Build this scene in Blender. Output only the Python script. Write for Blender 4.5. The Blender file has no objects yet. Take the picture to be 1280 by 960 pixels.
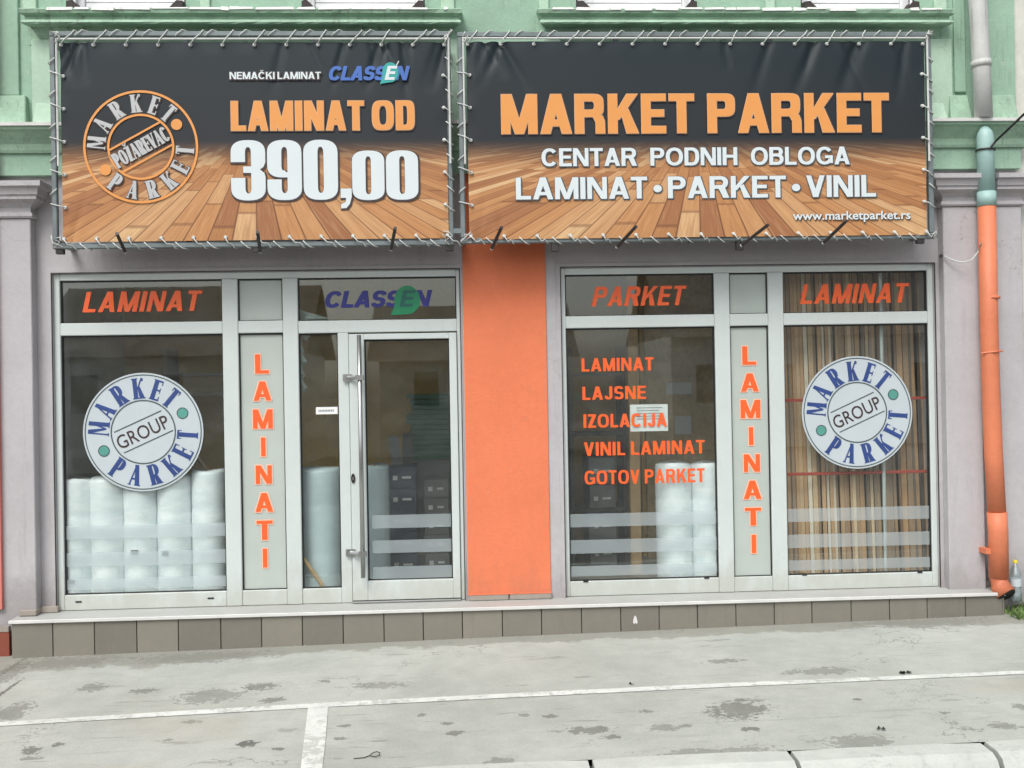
import bpy, bmesh, math, random
from mathutils import Vector, Matrix
from mathutils.geometry import delaunay_2d_cdt
random.seed(7)
S = bpy.context.scene
C = S.collection
PI = math.pi

# ------------------------------------------------------------------ camera, sky, sun, exposure
YAW, PIT, ROL, FPX = 0.05023932, 0.0032325, -0.0177044, 1280.0
CAM = Vector((0, -8.0, 1.65))
FW = Vector((math.sin(YAW)*math.cos(PIT), math.cos(YAW)*math.cos(PIT), math.sin(PIT)))
_r = Vector((math.cos(YAW), -math.sin(YAW), 0)); _u = _r.cross(FW)
RT = math.cos(ROL)*_r + math.sin(ROL)*_u
UP = -math.sin(ROL)*_r + math.cos(ROL)*_u
cd = bpy.data.cameras.new('camera'); cam = bpy.data.objects.new('camera', cd); C.objects.link(cam)
cd.sensor_width = 36; cd.lens = 36*FPX/1280; cd.clip_end = 800; cd.clip_start = 0.05
cam.matrix_world = Matrix(((RT.x, UP.x, -FW.x, CAM.x), (RT.y, UP.y, -FW.y, CAM.y), (RT.z, UP.z, -FW.z, CAM.z), (0, 0, 0, 1)))
S.camera = cam

SUN_EL, SUN_AZ = math.radians(52), math.radians(205)      # azimuth clockwise from +y: sun behind the viewer, overcast
w = bpy.data.worlds.new('World'); S.world = w; w.use_nodes = True
nt = w.node_tree; bg = nt.nodes['Background']
sky = nt.nodes.new('ShaderNodeTexSky'); sky.sky_type = 'NISHITA'; sky.sun_disc = False
sky.sun_elevation = SUN_EL; sky.sun_rotation = SUN_AZ; sky.air_density = 1.0; sky.dust_density = 4.0; sky.ozone_density = 1.0
hs = nt.nodes.new('ShaderNodeHueSaturation'); hs.inputs['Saturation'].default_value = 0.36; hs.inputs['Value'].default_value = 1.0
nt.links.new(sky.outputs[0], hs.inputs['Color']); nt.links.new(hs.outputs[0], bg.inputs['Color'])
bg.inputs['Strength'].default_value = 0.15
sl = bpy.data.lights.new('sun', 'SUN'); sl.energy = 1.15; sl.angle = math.radians(26); sl.color = (1.0, 0.995, 0.975)
so = bpy.data.objects.new('sun', sl); C.objects.link(so)
sd = Vector((math.sin(SUN_AZ)*math.cos(SUN_EL), math.cos(SUN_AZ)*math.cos(SUN_EL), math.sin(SUN_EL)))
so.rotation_euler = sd.to_track_quat('Z', 'Y').to_euler()
S.view_settings.view_transform = 'Standard'; S.view_settings.look = 'None'
S.view_settings.gamma = 1; S.view_settings.exposure = 0.42
try: S.view_settings.use_curve_mapping = False
except Exception: pass

# ------------------------------------------------------------------ from a pixel of the photograph to a point of the place
def ray(px, py): return FW*FPX + RT*(px-640) - UP*(py-480)
def P(px, py, Y=0.0):
    d = ray(px, py); return CAM + d*((Y-CAM.y)/d.y)
GX, GY, G0 = 0.0138, 0.016, -0.232
def gz(x, y): return G0 + GX*(x-0.353) + GY*(y+0.27)      # height of the pavement
def G(px, py, up=0.0):
    d = ray(px, py)
    t = (G0 + up - GX*0.353 + GY*0.27 + GX*CAM.x + GY*CAM.y - CAM.z)/(d.z - GX*d.x - GY*d.y)
    return CAM + d*t

# ------------------------------------------------------------------ materials
def lin(c):
    c = c/255.0
    return c/12.92 if c <= 0.04045 else ((c+0.055)/1.055)**2.4
def rgb(r, g, b, k=1.0): return (lin(r)*k, lin(g)*k, lin(b)*k, 1)
def base_mat(name):
    m = bpy.data.materials.new(name); m.use_nodes = True
    return m, m.node_tree, m.node_tree.nodes['Principled BSDF']
class N:
    def __init__(s, nt): s.nt = nt
    def new(s, t, **k):
        n = s.nt.nodes.new(t)
        for a, b in k.items(): setattr(n, a, b)
        return n
    def put(s, sock, v):
        if hasattr(v, 'is_output'): s.nt.links.new(v, sock)
        else: sock.default_value = v
    def math(s, op, a, b=0.0, c=None, clamp=False):
        n = s.new('ShaderNodeMath', operation=op); n.use_clamp = clamp
        s.put(n.inputs[0], a); s.put(n.inputs[1], b)
        if c is not None: s.put(n.inputs[2], c)
        return n.outputs[0]
    def mix(s, f, a, b, mode='MIX'):
        n = s.new('ShaderNodeMixRGB', blend_type=mode)
        s.put(n.inputs[0], f); s.put(n.inputs[1], a); s.put(n.inputs[2], b); return n.outputs[0]
    def noise(s, vec, scale, detail=3, rough=0.55, dist=0.0):
        n = s.new('ShaderNodeTexNoise'); s.put(n.inputs['Vector'], vec)
        n.inputs['Scale'].default_value = scale; n.inputs['Detail'].default_value = detail
        n.inputs['Roughness'].default_value = rough; n.inputs['Distortion'].default_value = dist
        return n.outputs['Fac']
    def ramp(s, f, a, b):
        n = s.new('ShaderNodeMapRange'); n.interpolation_type = 'SMOOTHSTEP'
        s.put(n.inputs[0], f); n.inputs[1].default_value = a; n.inputs[2].default_value = b
        return n.outputs[0]
    def vec(s, v, sx, sy, sz):
        n = s.new('ShaderNodeMapping'); s.put(n.inputs[0], v); n.inputs['Scale'].default_value = (sx, sy, sz)
        return n.outputs[0]
    def pos(s): return s.new('ShaderNodeNewGeometry').outputs['Position']
    def bump(s, h, strength, dist, bsdf):
        n = s.new('ShaderNodeBump'); s.put(n.inputs['Height'], h)
        n.inputs['Strength'].default_value = strength; n.inputs['Distance'].default_value = dist
        s.nt.links.new(n.outputs[0], bsdf.inputs['Normal'])

def painted(name, c, rough=0.8, var=0.10, streak=0.0, dirt=(0.12, 0.12, 0.11, 1), bump=0.15, scale=3.0, grain=60, foot=0.0):
    m, nt, b = base_mat(name); n = N(nt); p = n.pos()
    f1 = n.noise(p, scale, 5, 0.6); f2 = n.noise(p, scale*9, 4, 0.6)
    k = n.math('ADD', n.math('MULTIPLY', f1, 0.65), n.math('MULTIPLY', f2, 0.35))
    k = n.ramp(k, 0.3, 0.72)
    lo = tuple(x*(1-var) for x in c[:3])+(1,); hi = tuple(min(1, x*(1+var)) for x in c[:3])+(1,)
    col = n.mix(k, lo, hi)
    if streak > 0:
        st = n.noise(n.vec(p, 16, 16, 0.9), 1.0, 5, 0.7)
        sp = n.noise(p, 1.7, 4, 0.6)
        f = n.math('MULTIPLY', n.ramp(st, 0.50, 0.66), n.math('MULTIPLY', n.ramp(sp, 0.44, 0.64), streak*0.62))
        col = n.mix(f, col, dirt)
    # chips and small scuffs
    ch = n.ramp(n.noise(p, 11, 5, 0.75), 0.70, 0.735)
    col = n.mix(n.math('MULTIPLY', ch, min(0.6, streak)), col, dirt)
    if bump >= 0.35:
        vo = n.new('ShaderNodeTexVoronoi', feature='DISTANCE_TO_EDGE'); wv = n.new('ShaderNodeTexNoise'); nt.links.new(p, wv.inputs['Vector']); wv.inputs['Scale'].default_value = 4.0; wv.inputs['Detail'].default_value = 5
        av = n.new('ShaderNodeVectorMath', operation='ADD'); nt.links.new(p, av.inputs[0]); nt.links.new(wv.outputs['Color'], av.inputs[1]); nt.links.new(av.outputs[0], vo.inputs['Vector']); vo.inputs['Scale'].default_value = 1.1
        ck = n.math('MULTIPLY', n.ramp(vo.outputs['Distance'], 0.007, 0.001), n.ramp(n.noise(p, 1.3, 3), 0.50, 0.60))
        col = n.mix(n.math('MULTIPLY', ck, 0.45), col, dirt)
        pl_ = n.ramp(n.noise(p, 6.5, 6, 0.78), 0.645, 0.66)
        col = n.mix(n.math('MULTIPLY', pl_, min(0.55, streak)), col, rgb(186, 190, 180))
    if foot > 0:      # splashed dirt at the foot of the wall
        sz = n.new('ShaderNodeSeparateXYZ'); nt.links.new(p, sz.inputs[0])
        hgt = n.math('ADD', sz.outputs[2], n.math('MULTIPLY', n.math('SUBTRACT', n.noise(n.vec(p, 5, 5, 2.5), 1.0, 5, 0.7), 0.5), 0.9))
        col = n.mix(n.math('MULTIPLY', n.ramp(hgt, 0.38, -0.05), foot), col, dirt)
    n.put(b.inputs['Base Color'], col); b.inputs['Roughness'].default_value = rough
    if bump > 0: n.bump(n.math('ADD', n.noise(p, grain, 3), n.math('MULTIPLY', f1, 2.0)), bump, 0.006, b)
    return m
def plain(name, c, rough=0.5, metal=0.0, var=0.06, spec=0.5):
    m, nt, b = base_mat(name); n = N(nt)
    f = n.noise(n.pos(), 5.0, 4, 0.6)
    col = n.mix(n.ramp(f, 0.3, 0.7), tuple(x*(1-var) for x in c[:3])+(1,), tuple(min(1, x*(1+var)) for x in c[:3])+(1,))
    n.put(b.inputs['Base Color'], col); b.inputs['Roughness'].default_value = rough; b.inputs['Metallic'].default_value = metal
    b.inputs['Specular IOR Level'].default_value = spec
    return m

M = {}
M['mauve'] = painted('mauve_plaster', rgb(178, 175, 177), 0.9, 0.07, 0.35, rgb(126, 120, 116), bump=0.45, scale=2.4, foot=0.5)
M['green'] = painted('green_plaster', rgb(150, 181, 159), 0.9, 0.10, 0.7, rgb(104, 122, 106), bump=0.4)
M['green_pale'] = painted('pale_green_plaster', rgb(174, 200, 178), 0.9, 0.10, 0.8, rgb(100, 116, 100), bump=0.4)
M['green_old'] = painted('weathered_green_moulding', rgb(154, 184, 160), 0.9, 0.18, 0.95, rgb(88, 92, 82), bump=0.35, scale=5)
M['orange_wall'] = painted('orange_plaster', rgb(220, 122, 84), 0.85, 0.06, 0.22, rgb(176, 112, 86), bump=0.5, scale=2.2, foot=0.5)
M['red_wall'] = painted('red_plaster', rgb(196, 116, 106), 0.85, 0.08, 0.2)
M['red_base'] = painted('red_brown_base', rgb(132, 70, 54), 0.85, 0.12, 0.2)
M['dark_wall'] = painted('dark_grey_render', rgb(84, 90, 88), 0.9, 0.12, 0.3)
M['flash'] = painted('flashing', rgb(214, 214, 210), 0.6, 0.10, 0.5, rgb(90, 84, 80), bump=0.3, scale=8)
M['alu'] = painted('white_aluminium', rgb(197, 205, 202), 0.4, 0.03, 0.12, rgb(158, 156, 138), bump=0.0, foot=0.45)
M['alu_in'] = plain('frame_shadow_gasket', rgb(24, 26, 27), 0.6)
M['steel'] = plain('brushed_steel', rgb(176, 178, 176), 0.28, 0.9)
M['galv'] = plain('galvanised_tube', rgb(112, 121, 122), 0.5, 0.2, 0.15)
M['darkmetal'] = plain('dark_metal', rgb(62, 60, 58), 0.5, 0.4)
M['rope'] = plain('white_rope', rgb(200, 203, 198), 0.7)
M['white'] = painted('white_paint', rgb(224, 226, 226), 0.5, 0.04, 0.25, rgb(130, 126, 120), bump=0.05)
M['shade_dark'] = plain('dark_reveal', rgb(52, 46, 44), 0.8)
M['tile'] = painted('brown_grey_tile', rgb(124, 120, 110), 0.45, 0.06, 0.25, rgb(100, 96, 88), bump=0.05, scale=2.0)
M['tile_b'] = painted('brown_grey_tile_lighter', rgb(130, 126, 115), 0.45, 0.07, 0.3, rgb(96, 92, 84), bump=0.05, scale=2.0)
M['tile_c'] = painted('brown_grey_tile_darker', rgb(117, 113, 104), 0.45, 0.07, 0.3, rgb(150, 146, 136), bump=0.05, scale=2.0)
M['grout'] = plain('dark_grout', rgb(70, 66, 60), 0.9)
M['slab'] = painted('pale_step_slab', rgb(168, 169, 165), 0.6, 0.07, 0.35, rgb(140, 132, 124), bump=0.08, scale=4)
M['slab_edge'] = plain('white_step_edge', rgb(206, 206, 202), 0.45)
M['skirt'] = painted('skirting_tile', rgb(150, 142, 132), 0.5, 0.1, 0.3)
M['pipe_grey'] = painted('grey_pipe', rgb(194, 195, 191), 0.5, 0.09, 0.9, rgb(104, 96, 92), bump=0.06, scale=6)
M['pipe_teal'] = painted('teal_pipe', rgb(156, 188, 182), 0.5, 0.06, 0.25, bump=0.05)
M['pipe_orange'] = painted('orange_pipe', rgb(208, 121, 85), 0.55, 0.08, 0.45, rgb(150, 84, 60), bump=0.12, foot=0.4)
M['black'] = plain('black_rubber', rgb(26, 26, 26), 0.6)
M['paper'] = plain('white_paper', rgb(226, 228, 226), 0.7)
M['ink_grey'] = plain('grey_ink', rgb(130, 136, 138), 0.7)
M['vinyl_orange'] = plain('orange_vinyl', rgb(236, 98, 44), 0.4, 0, 0.03)
M['vinyl_navy'] = plain('navy_vinyl', rgb(36, 42, 122), 0.4, 0, 0.03)
M['vinyl_green'] = plain('green_vinyl', rgb(24, 132, 88), 0.4, 0, 0.05)
M['halo'] = plain('pale_vinyl_edge', rgb(236, 190, 164), 0.45)
M['ink_white'] = plain('white_print', rgb(208, 217, 218), 0.55, 0, 0.01)
M['ink_orange'] = plain('orange_print', rgb(220, 148, 76), 0.55, 0, 0.02)
M['ink_peach'] = plain('peach_print', rgb(216, 172, 132), 0.5)
M['ink_dark'] = plain('dark_print', rgb(58, 44, 42), 0.5)
M['ink_slate'] = plain('slate_print', rgb(66, 76, 84), 0.5)
M['ink_blue'] = plain('blue_print', rgb(62, 104, 178), 0.5)
M['ink_teal'] = plain('teal_print', rgb(40, 156, 152), 0.5)
M['ink_silver'] = plain('silver_print', rgb(180, 182, 182), 0.5)
M['badge_white'] = plain('badge_pale_vinyl', rgb(186, 196, 200), 0.4, 0, 0.02)
M['badge_navy'] = plain('badge_navy', rgb(48, 70, 126), 0.4, 0, 0.10)
M['badge_line'] = plain('badge_line', rgb(70, 84, 84), 0.4)
M['badge_teal'] = plain('badge_teal', rgb(84, 150, 138), 0.4)
def line_mat():
    m, nt, b = base_mat('road_marking_paint'); n = N(nt); p = n.pos()
    f = n.noise(p, 16, 6, 0.75); g = n.noise(p, 2.2, 3, 0.6)
    worn = n.ramp(n.math('ADD', f, n.math('MULTIPLY', n.math('SUBTRACT', g, 0.5), 0.5)), 0.52, 0.62)
    col = n.mix(n.ramp(n.noise(p, 5, 4), 0.3, 0.7), rgb(196, 200, 194), rgb(214, 218, 212))
    col = n.mix(n.math('MULTIPLY', worn, 0.75), col, rgb(166, 170, 162))
    n.put(b.inputs['Base Color'], col); b.inputs['Roughness'].default_value = 0.8
    n.bump(n.noise(p, 150, 3), 0.4, 0.004, b)
    return m
M['line_paint'] = line_mat()
M['kerb'] = painted('kerb_concrete', rgb(184, 188, 181), 0.9, 0.08, 0.35, rgb(110, 110, 104), bump=0.5, scale=6)
def roll_mat():
    m, nt, b = base_mat('white_foam_film'); n = N(nt); p = n.pos()
    f = n.noise(n.vec(p, 3, 3, 9), 1.5, 5, 0.65, 0.6)
    n.put(b.inputs['Base Color'], n.mix(n.ramp(f, 0.35, 0.7), rgb(232, 240, 242), rgb(250, 253, 253)))
    b.inputs['Roughness'].default_value = 0.35; b.inputs['Subsurface Weight'].default_value = 0.15; b.inputs['Subsurface Radius'].default_value = (0.08, 0.08, 0.08); b.inputs['Subsurface Scale'].default_value = 0.8
    n.bump(n.noise(n.vec(p, 8, 8, 26), 1.0, 4, 0.7, 1.0), 0.35, 0.010, b)
    return m
M['roll'] = roll_mat()
M['roll_grey'] = plain('grey_blue_film', rgb(192, 208, 210), 0.4, 0, 0.06)
M['foam_green'] = plain('green_foam', rgb(60, 130, 96), 0.8, 0, 0.2)
M['olive'] = painted('olive_wall', rgb(240, 192, 72), 0.9, 0.12, 0.1)
M['cream'] = painted('interior_plaster', rgb(206, 206, 196), 0.9, 0.12, 0.1)
M['int_floor'] = painted('interior_floor', rgb(150, 140, 126), 0.5, 0.12, 0.1)
M['carton'] = plain('brown_carton', rgb(140, 108, 76), 0.8, 0, 0.1)
M['carton_blue'] = plain('dark_blue_carton', rgb(52, 62, 84), 0.6, 0, 0.1)
M['carton_grey'] = plain('grey_carton', rgb(120, 122, 120), 0.7, 0, 0.1)
M['shelf'] = plain('shelf_board', rgb(150, 140, 124), 0.6, 0, 0.1)
M['shelf_dark'] = plain('dark_shelf', rgb(60, 54, 50), 0.6, 0, 0.1)
M['rail_red'] = plain('red_rail', rgb(176, 66, 48), 0.5)
M['pine'] = painted('raw_pine', rgb(190, 156, 110), 0.7, 0.12, 0.2)
M['yellow_cap'] = plain('yellow_cap', rgb(222, 206, 60), 0.4)
M['litter'] = plain('black_litter', rgb(34, 34, 32), 0.8)
M['roof'] = painted('roof_tiles', rgb(140, 128, 118), 0.9, 0.2, 0.3)
M['house'] = painted('house_plaster', rgb(226, 224, 216), 0.9, 0.1, 0.3)
M['asphalt'] = painted('road_asphalt', (0.09, 0.09, 0.088, 1), 0.95, 0.25, 0.3, (0.05, 0.05, 0.05, 1), bump=0.6, scale=2, grain=160)

def glass_mat(name, tint, base):
    m = bpy.data.materials.new(name); m.use_nodes = True; nt = m.node_tree; nt.nodes.clear(); n = N(nt)
    out = n.new('ShaderNodeOutputMaterial'); tr = n.new('ShaderNodeBsdfTransparent'); tr.inputs[0].default_value = tint
    gl = n.new('ShaderNodeBsdfGlossy'); gl.inputs['Roughness'].default_value = 0.015; gl.inputs['Color'].default_value = (0.9, 0.97, 0.95, 1)
    ge = n.new('ShaderNodeNewGeometry'); dt = n.new('ShaderNodeVectorMath', operation='DOT_PRODUCT'); nt.links.new(ge.outputs['Normal'], dt.inputs[0]); nt.links.new(ge.outputs['Incoming'], dt.inputs[1])
    sch = n.math('ADD', 0.04, n.math('MULTIPLY', n.math('POWER', n.math('SUBTRACT', 1.0, n.math('ABSOLUTE', dt.outputs['Value']), clamp=True), 5.0), 0.96))
    bp = n.new('ShaderNodeBump'); bp.inputs['Strength'].default_value = 0.05; bp.inputs['Distance'].default_value = 0.01
    nt.links.new(n.noise(n.pos(), 1.3, 2), bp.inputs['Height']); nt.links.new(bp.outputs[0], gl.inputs['Normal'])
    f = n.math('ADD', n.math('MULTIPLY', sch, 3.0, clamp=True), base, clamp=True)
    mx = n.new('ShaderNodeMixShader'); nt.links.new(f, mx.inputs[0]); nt.links.new(tr.outputs[0], mx.inputs[1]); nt.links.new(gl.outputs[0], mx.inputs[2])
    # thin uneven dust and smears, doubling as painted haze that lifts the dark glass
    du = n.new('ShaderNodeBsdfDiffuse'); du.inputs['Color'].default_value = rgb(176, 184, 180)
    sm = n.noise(n.vec(n.pos(), 1.2, 1, 2.6), 2.0, 5, 0.65, 0.8)
    amt = n.math('ADD', 0.025, n.math('MULTIPLY', n.ramp(sm, 0.35, 0.75), 0.055))
    m2 = n.new('ShaderNodeMixShader'); nt.links.new(amt, m2.inputs[0]); nt.links.new(mx.outputs[0], m2.inputs[1]); nt.links.new(du.outputs[0], m2.inputs[2])
    nt.links.new(m2.outputs[0], out.inputs[0]); return m
M['glass'] = glass_mat('shop_glass', (0.90, 0.94, 0.925, 1), 0.01)
def film_mat(name, c, trans):
    m = bpy.data.materials.new(name); m.use_nodes = True; nt = m.node_tree; nt.nodes.clear(); n = N(nt)
    out = n.new('ShaderNodeOutputMaterial'); tl = n.new('ShaderNodeBsdfTransparent')
    df = n.new('ShaderNodeBsdfPrincipled'); df.inputs['Roughness'].default_value = 0.5
    n.put(df.inputs['Base Color'], n.mix(n.ramp(n.noise(n.pos(), 2.2, 3), 0.3, 0.7), tuple(x*0.93 for x in c[:3])+(1,), c))
    mx = n.new('ShaderNodeMixShader'); mx.inputs[0].default_value = trans
    nt.links.new(df.outputs[0], mx.inputs[1]); nt.links.new(tl.outputs[0], mx.inputs[2]); nt.links.new(mx.outputs[0], out.inputs[0]); return m
M['frost'] = film_mat('frosted_film', rgb(184, 193, 186), 0.06)
M['band'] = film_mat('frosted_band', rgb(188, 200, 202), 0.58)
M['clear_plastic'] = film_mat('clear_plastic', rgb(190, 210, 204), 0.35)

def pavement_mat():
    m, nt, b = base_mat('worn_pavement'); n = N(nt); p = n.pos()
    big = n.noise(p, 0.8, 5, 0.6); mid = n.noise(p, 6, 5, 0.65); fine = n.noise(p, 90, 3, 0.6)
    k = n.math('ADD', n.math('MULTIPLY', big, 0.5), n.math('ADD', n.math('MULTIPLY', mid, 0.3), n.math('MULTIPLY', fine, 0.2)))
    col = n.mix(n.ramp(k, 0.34, 0.66), rgb(147, 152, 144), rgb(177, 181, 173))
    spk = n.noise(p, 240, 2, 0.5)
    col = n.mix(n.math('MULTIPLY', n.ramp(spk, 0.58, 0.72), 0.5), col, rgb(112, 112, 104))
    gravel = n.noise(p, 420, 2, 0.6)
    col = n.mix(n.math('MULTIPLY', n.ramp(gravel, 0.35, 0.7), 0.28), col, rgb(206, 208, 200))
    # hairline cracks and tyre scuffs
    vo = n.new('ShaderNodeTexVoronoi', feature='DISTANCE_TO_EDGE'); dw = n.new('ShaderNodeVectorMath', operation='ADD'); nzv = n.new('ShaderNodeTexNoise'); nt.links.new(p, nzv.inputs['Vector']); nzv.inputs['Scale'].default_value = 3.0; nzv.inputs['Detail'].default_value = 6
    nt.links.new(p, dw.inputs[0]); nt.links.new(nzv.outputs['Color'], dw.inputs[1]); nt.links.new(dw.outputs[0], vo.inputs['Vector']); vo.inputs['Scale'].default_value = 0.75
    ck = n.math('MULTIPLY', n.ramp(vo.outputs['Distance'], 0.006, 0.001), n.ramp(n.noise(p, 0.9, 3), 0.5, 0.62))
    col = n.mix(n.math('MULTIPLY', ck, 0.6), col, rgb(96, 98, 92))
    sc = n.noise(n.vec(p, 0.9, 16, 1), 2.2, 5, 0.7, 0.3)
    col = n.mix(n.math('MULTIPLY', n.ramp(sc, 0.58, 0.66), n.math('MULTIPLY', n.ramp(n.noise(p, 1.4, 3), 0.48, 0.62), 0.45)), col, rgb(120, 122, 114))
    # warm stain
    dm = n.noise(n.vec(p, 0.6, 1.2, 1), 1.1, 3)
    col = n.mix(n.math('MULTIPLY', n.ramp(dm, 0.55, 0.75), 0.35), col, rgb(160, 150, 134))
    # thin smears running along the pavement
    sm = n.noise(n.vec(p, 1.6, 9, 1), 1.5, 6, 0.72, 0.4)
    col = n.mix(n.math('MULTIPLY', n.ramp(sm, 0.60, 0.68), 0.55), col, rgb(122, 122, 114))
    sep = n.new('ShaderNodeSeparateXYZ'); nt.links.new(p, sep.inputs[0]); X, Y = sep.outputs[0], sep.outputs[1]
    wob = n.noise(p, 7, 5, 0.7)
    wob2 = n.noise(p, 28, 4, 0.7)
    def blob(px, py, rx, ry, dark, soft=0.22, col=col):
        c = G(px, py); e = G(px+rx, py); q = G(px, py+ry)
        a = max(0.01, (e-c).length); bb = max(0.008, (q-c).length)
        dx = n.math('DIVIDE', n.math('SUBTRACT', X, c.x), a); dy = n.math('DIVIDE', n.math('SUBTRACT', Y, c.y), bb)
        d = n.math('SQRT', n.math('ADD', n.math('MULTIPLY', dx, dx), n.math('MULTIPLY', dy, dy)))
        d = n.math('ADD', d, n.math('ADD', n.math('MULTIPLY', n.math('SUBTRACT', wob, 0.5), 2.0), n.math('MULTIPLY', n.math('SUBTRACT', wob2, 0.5), 2.6)))
        return n.math('MULTIPLY', n.ramp(d, 1.0, 1.0-soft), dark*0.92)
    spots = [(926, 887, 40, 11, .62), (935, 875, 20, 3, .4), (735, 912, 30, 5, .62), (765, 921, 14, 3, .62), (828, 910, 20, 4, .45), (808, 889, 12, 2, .55), (858, 907, 10, 2, .5),
             (308, 930, 15, 3.5, .85), (348, 936, 11, 2, .7), (73, 931, 7, 2.5, .7), (40, 938, 14, 5, .7), (40, 948, 12, 3, .5), (210, 925, 7, 1.5, .5), (265, 870, 40, 9, .45), (325, 858, 20, 4, .6), (340, 875, 18, 3, .6),
             (115, 860, 18, 5, .5), (180, 864, 16, 3, .55), (405, 852, 10, 2, .6), (475, 857, 40, 4, .42), (430, 907, 8, 1.5, .6), (527, 894, 7, 2, .6), (560, 904, 8, 2, .6), (568, 916, 12, 3, .6),
             (625, 952, 20, 6, .45), (905, 826, 24, 3, .5), (1030, 839, 50, 4, .45), (1072, 928, 45, 9, .42), (1255, 907, 18, 4, .5), (900, 939, 85, 5, .42), (938, 911, 12, 2.5, .7), (1072, 874, 6, 1.5, .7),
             (1180, 891, 9, 2, .55), (1275, 883, 12, 4, .5), (15, 890, 22, 10, .5), (10, 842, 16, 18, .5), (13, 835, 4, 14, .8), (9, 862, 3, 12, .8), (80, 828, 60, 7, .5), (250, 822, 90, 6, .45), (1150, 778, 90, 6, .4), (655, 894, 7, 2, .5), (690, 895, 10, 2, .6), (425, 923, 9, 2, .6), (240, 902, 12, 2, .4), (360, 913, 16, 2.5, .3)]
    for s in spots:
        col = n.mix(blob(*s), col, rgb(72, 72, 66))
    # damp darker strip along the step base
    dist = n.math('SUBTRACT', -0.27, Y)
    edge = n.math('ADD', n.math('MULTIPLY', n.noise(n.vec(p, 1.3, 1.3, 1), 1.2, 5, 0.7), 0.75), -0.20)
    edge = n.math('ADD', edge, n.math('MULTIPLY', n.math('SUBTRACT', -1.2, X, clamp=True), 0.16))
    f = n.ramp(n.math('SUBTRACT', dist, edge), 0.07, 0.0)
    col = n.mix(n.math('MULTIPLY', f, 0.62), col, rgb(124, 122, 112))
    n.put(b.inputs['Base Color'], col); b.inputs['Roughness'].default_value = 0.88
    n.bump(n.math('ADD', fine, n.math('MULTIPLY', mid, 1.5)), 0.35, 0.006, b)
    return m
M['pavement'] = pavement_mat()

def banner_mat(name, vpx):
    # printed picture: slate above, a wooden floor in perspective below; UV = position on the print
    m, nt, b = base_mat(name); n = N(nt)
    uv = n.new('ShaderNodeUVMap').outputs[0]; sep = n.new('ShaderNodeSeparateXYZ'); nt.links.new(uv, sep.inputs[0])
    U, V = sep.outputs[0], sep.outputs[1]
    dx = n.math('MULTIPLY', n.math('SUBTRACT', U, vpx/1000.0), 1000.0)
    dy = n.math('MAXIMUM', n.math('MULTIPLY', n.math('SUBTRACT', V, 0.155), 1000.0), 6.0)
    q = n.math('DIVIDE', dx, dy); k = n.math('DIVIDE', q, 0.212)
    row = n.math('FLOOR', k); fr = n.math('FRACT', k)
    wn = n.new('ShaderNodeTexWhiteNoise'); wn.noise_dimensions = '1D'; nt.links.new(row, wn.inputs['W']); off = wn.outputs['Value']
    z = n.math('DIVIDE', 1.0, dy)
    zz = n.math('ADD', n.math('MULTIPLY', z, 170.0), n.math('MULTIPLY', off, 9.0))
    brd = n.math('FLOOR', zz); zf = n.math('FRACT', zz)
    cv = n.new('ShaderNodeCombineXYZ'); nt.links.new(row, cv.inputs[0]); nt.links.new(brd, cv.inputs[1])
    w2 = n.new('ShaderNodeTexWhiteNoise'); w2.noise_dimensions = '2D'; nt.links.new(cv.outputs[0], w2.inputs['Vector']); r = w2.outputs['Value']
    cr = n.new('ShaderNodeValToRGB'); nt.links.new(r, cr.inputs[0]); e = cr.color_ramp.elements
    e[0].position = 0.0; e[0].color = rgb(156, 106, 70); e[1].position = 1.0; e[1].color = rgb(212, 176, 130)
    for ps, c in ((0.25, rgb(170, 118, 74)), (0.55, rgb(188, 136, 88)), (0.8, rgb(196, 150, 104))):
        x = e.new(ps); x.color = c
    g3 = n.new('ShaderNodeCombineXYZ'); nt.links.new(n.math('MULTIPLY', k, 6.0), g3.inputs[0]); nt.links.new(n.math('MULTIPLY', z, 260.0), g3.inputs[1]); nt.links.new(n.math('MULTIPLY', r, 20.0), g3.inputs[2])
    gr = n.noise(g3.outputs[0], 1.0, 5, 0.65, 1.2)
    col = n.mix(n.math('MULTIPLY', n.ramp(gr, 0.42, 0.75), 0.45), cr.outputs[0], rgb(138, 82, 52))
    col = n.mix(n.math('MULTIPLY', n.ramp(gr, 0.5, 0.2), 0.30), col, rgb(232, 196, 150))
    # seams between planks, and plank ends
    s1 = n.math('MINIMUM', fr, n.math('SUBTRACT', 1.0, fr))
    seam = n.ramp(s1, 0.055, 0.015)
    s2 = n.ramp(n.math('MINIMUM', zf, n.math('SUBTRACT', 1.0, zf)), 0.03, 0.01)
    amt = n.math('MAXIMUM', seam, n.math('MULTIPLY', s2, 0.6))
    amt = n.math('MULTIPLY', amt, n.ramp(dy, 20.0, 80.0))
    col = n.mix(n.math('MULTIPLY', amt, 0.72), col, rgb(92, 52, 34))
    slate = n.mix(n.ramp(V, 0.05, 0.18), rgb(24, 37, 43), rgb(34, 39, 43))
    fac = n.ramp(dy, 18.0, 60.0)
    col = n.mix(fac, slate, col)
    n.put(b.inputs['Base Color'], col); b.inputs['Roughness'].default_value = 0.5; b.inputs['Specular IOR Level'].default_value = 0.35
    return m

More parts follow.
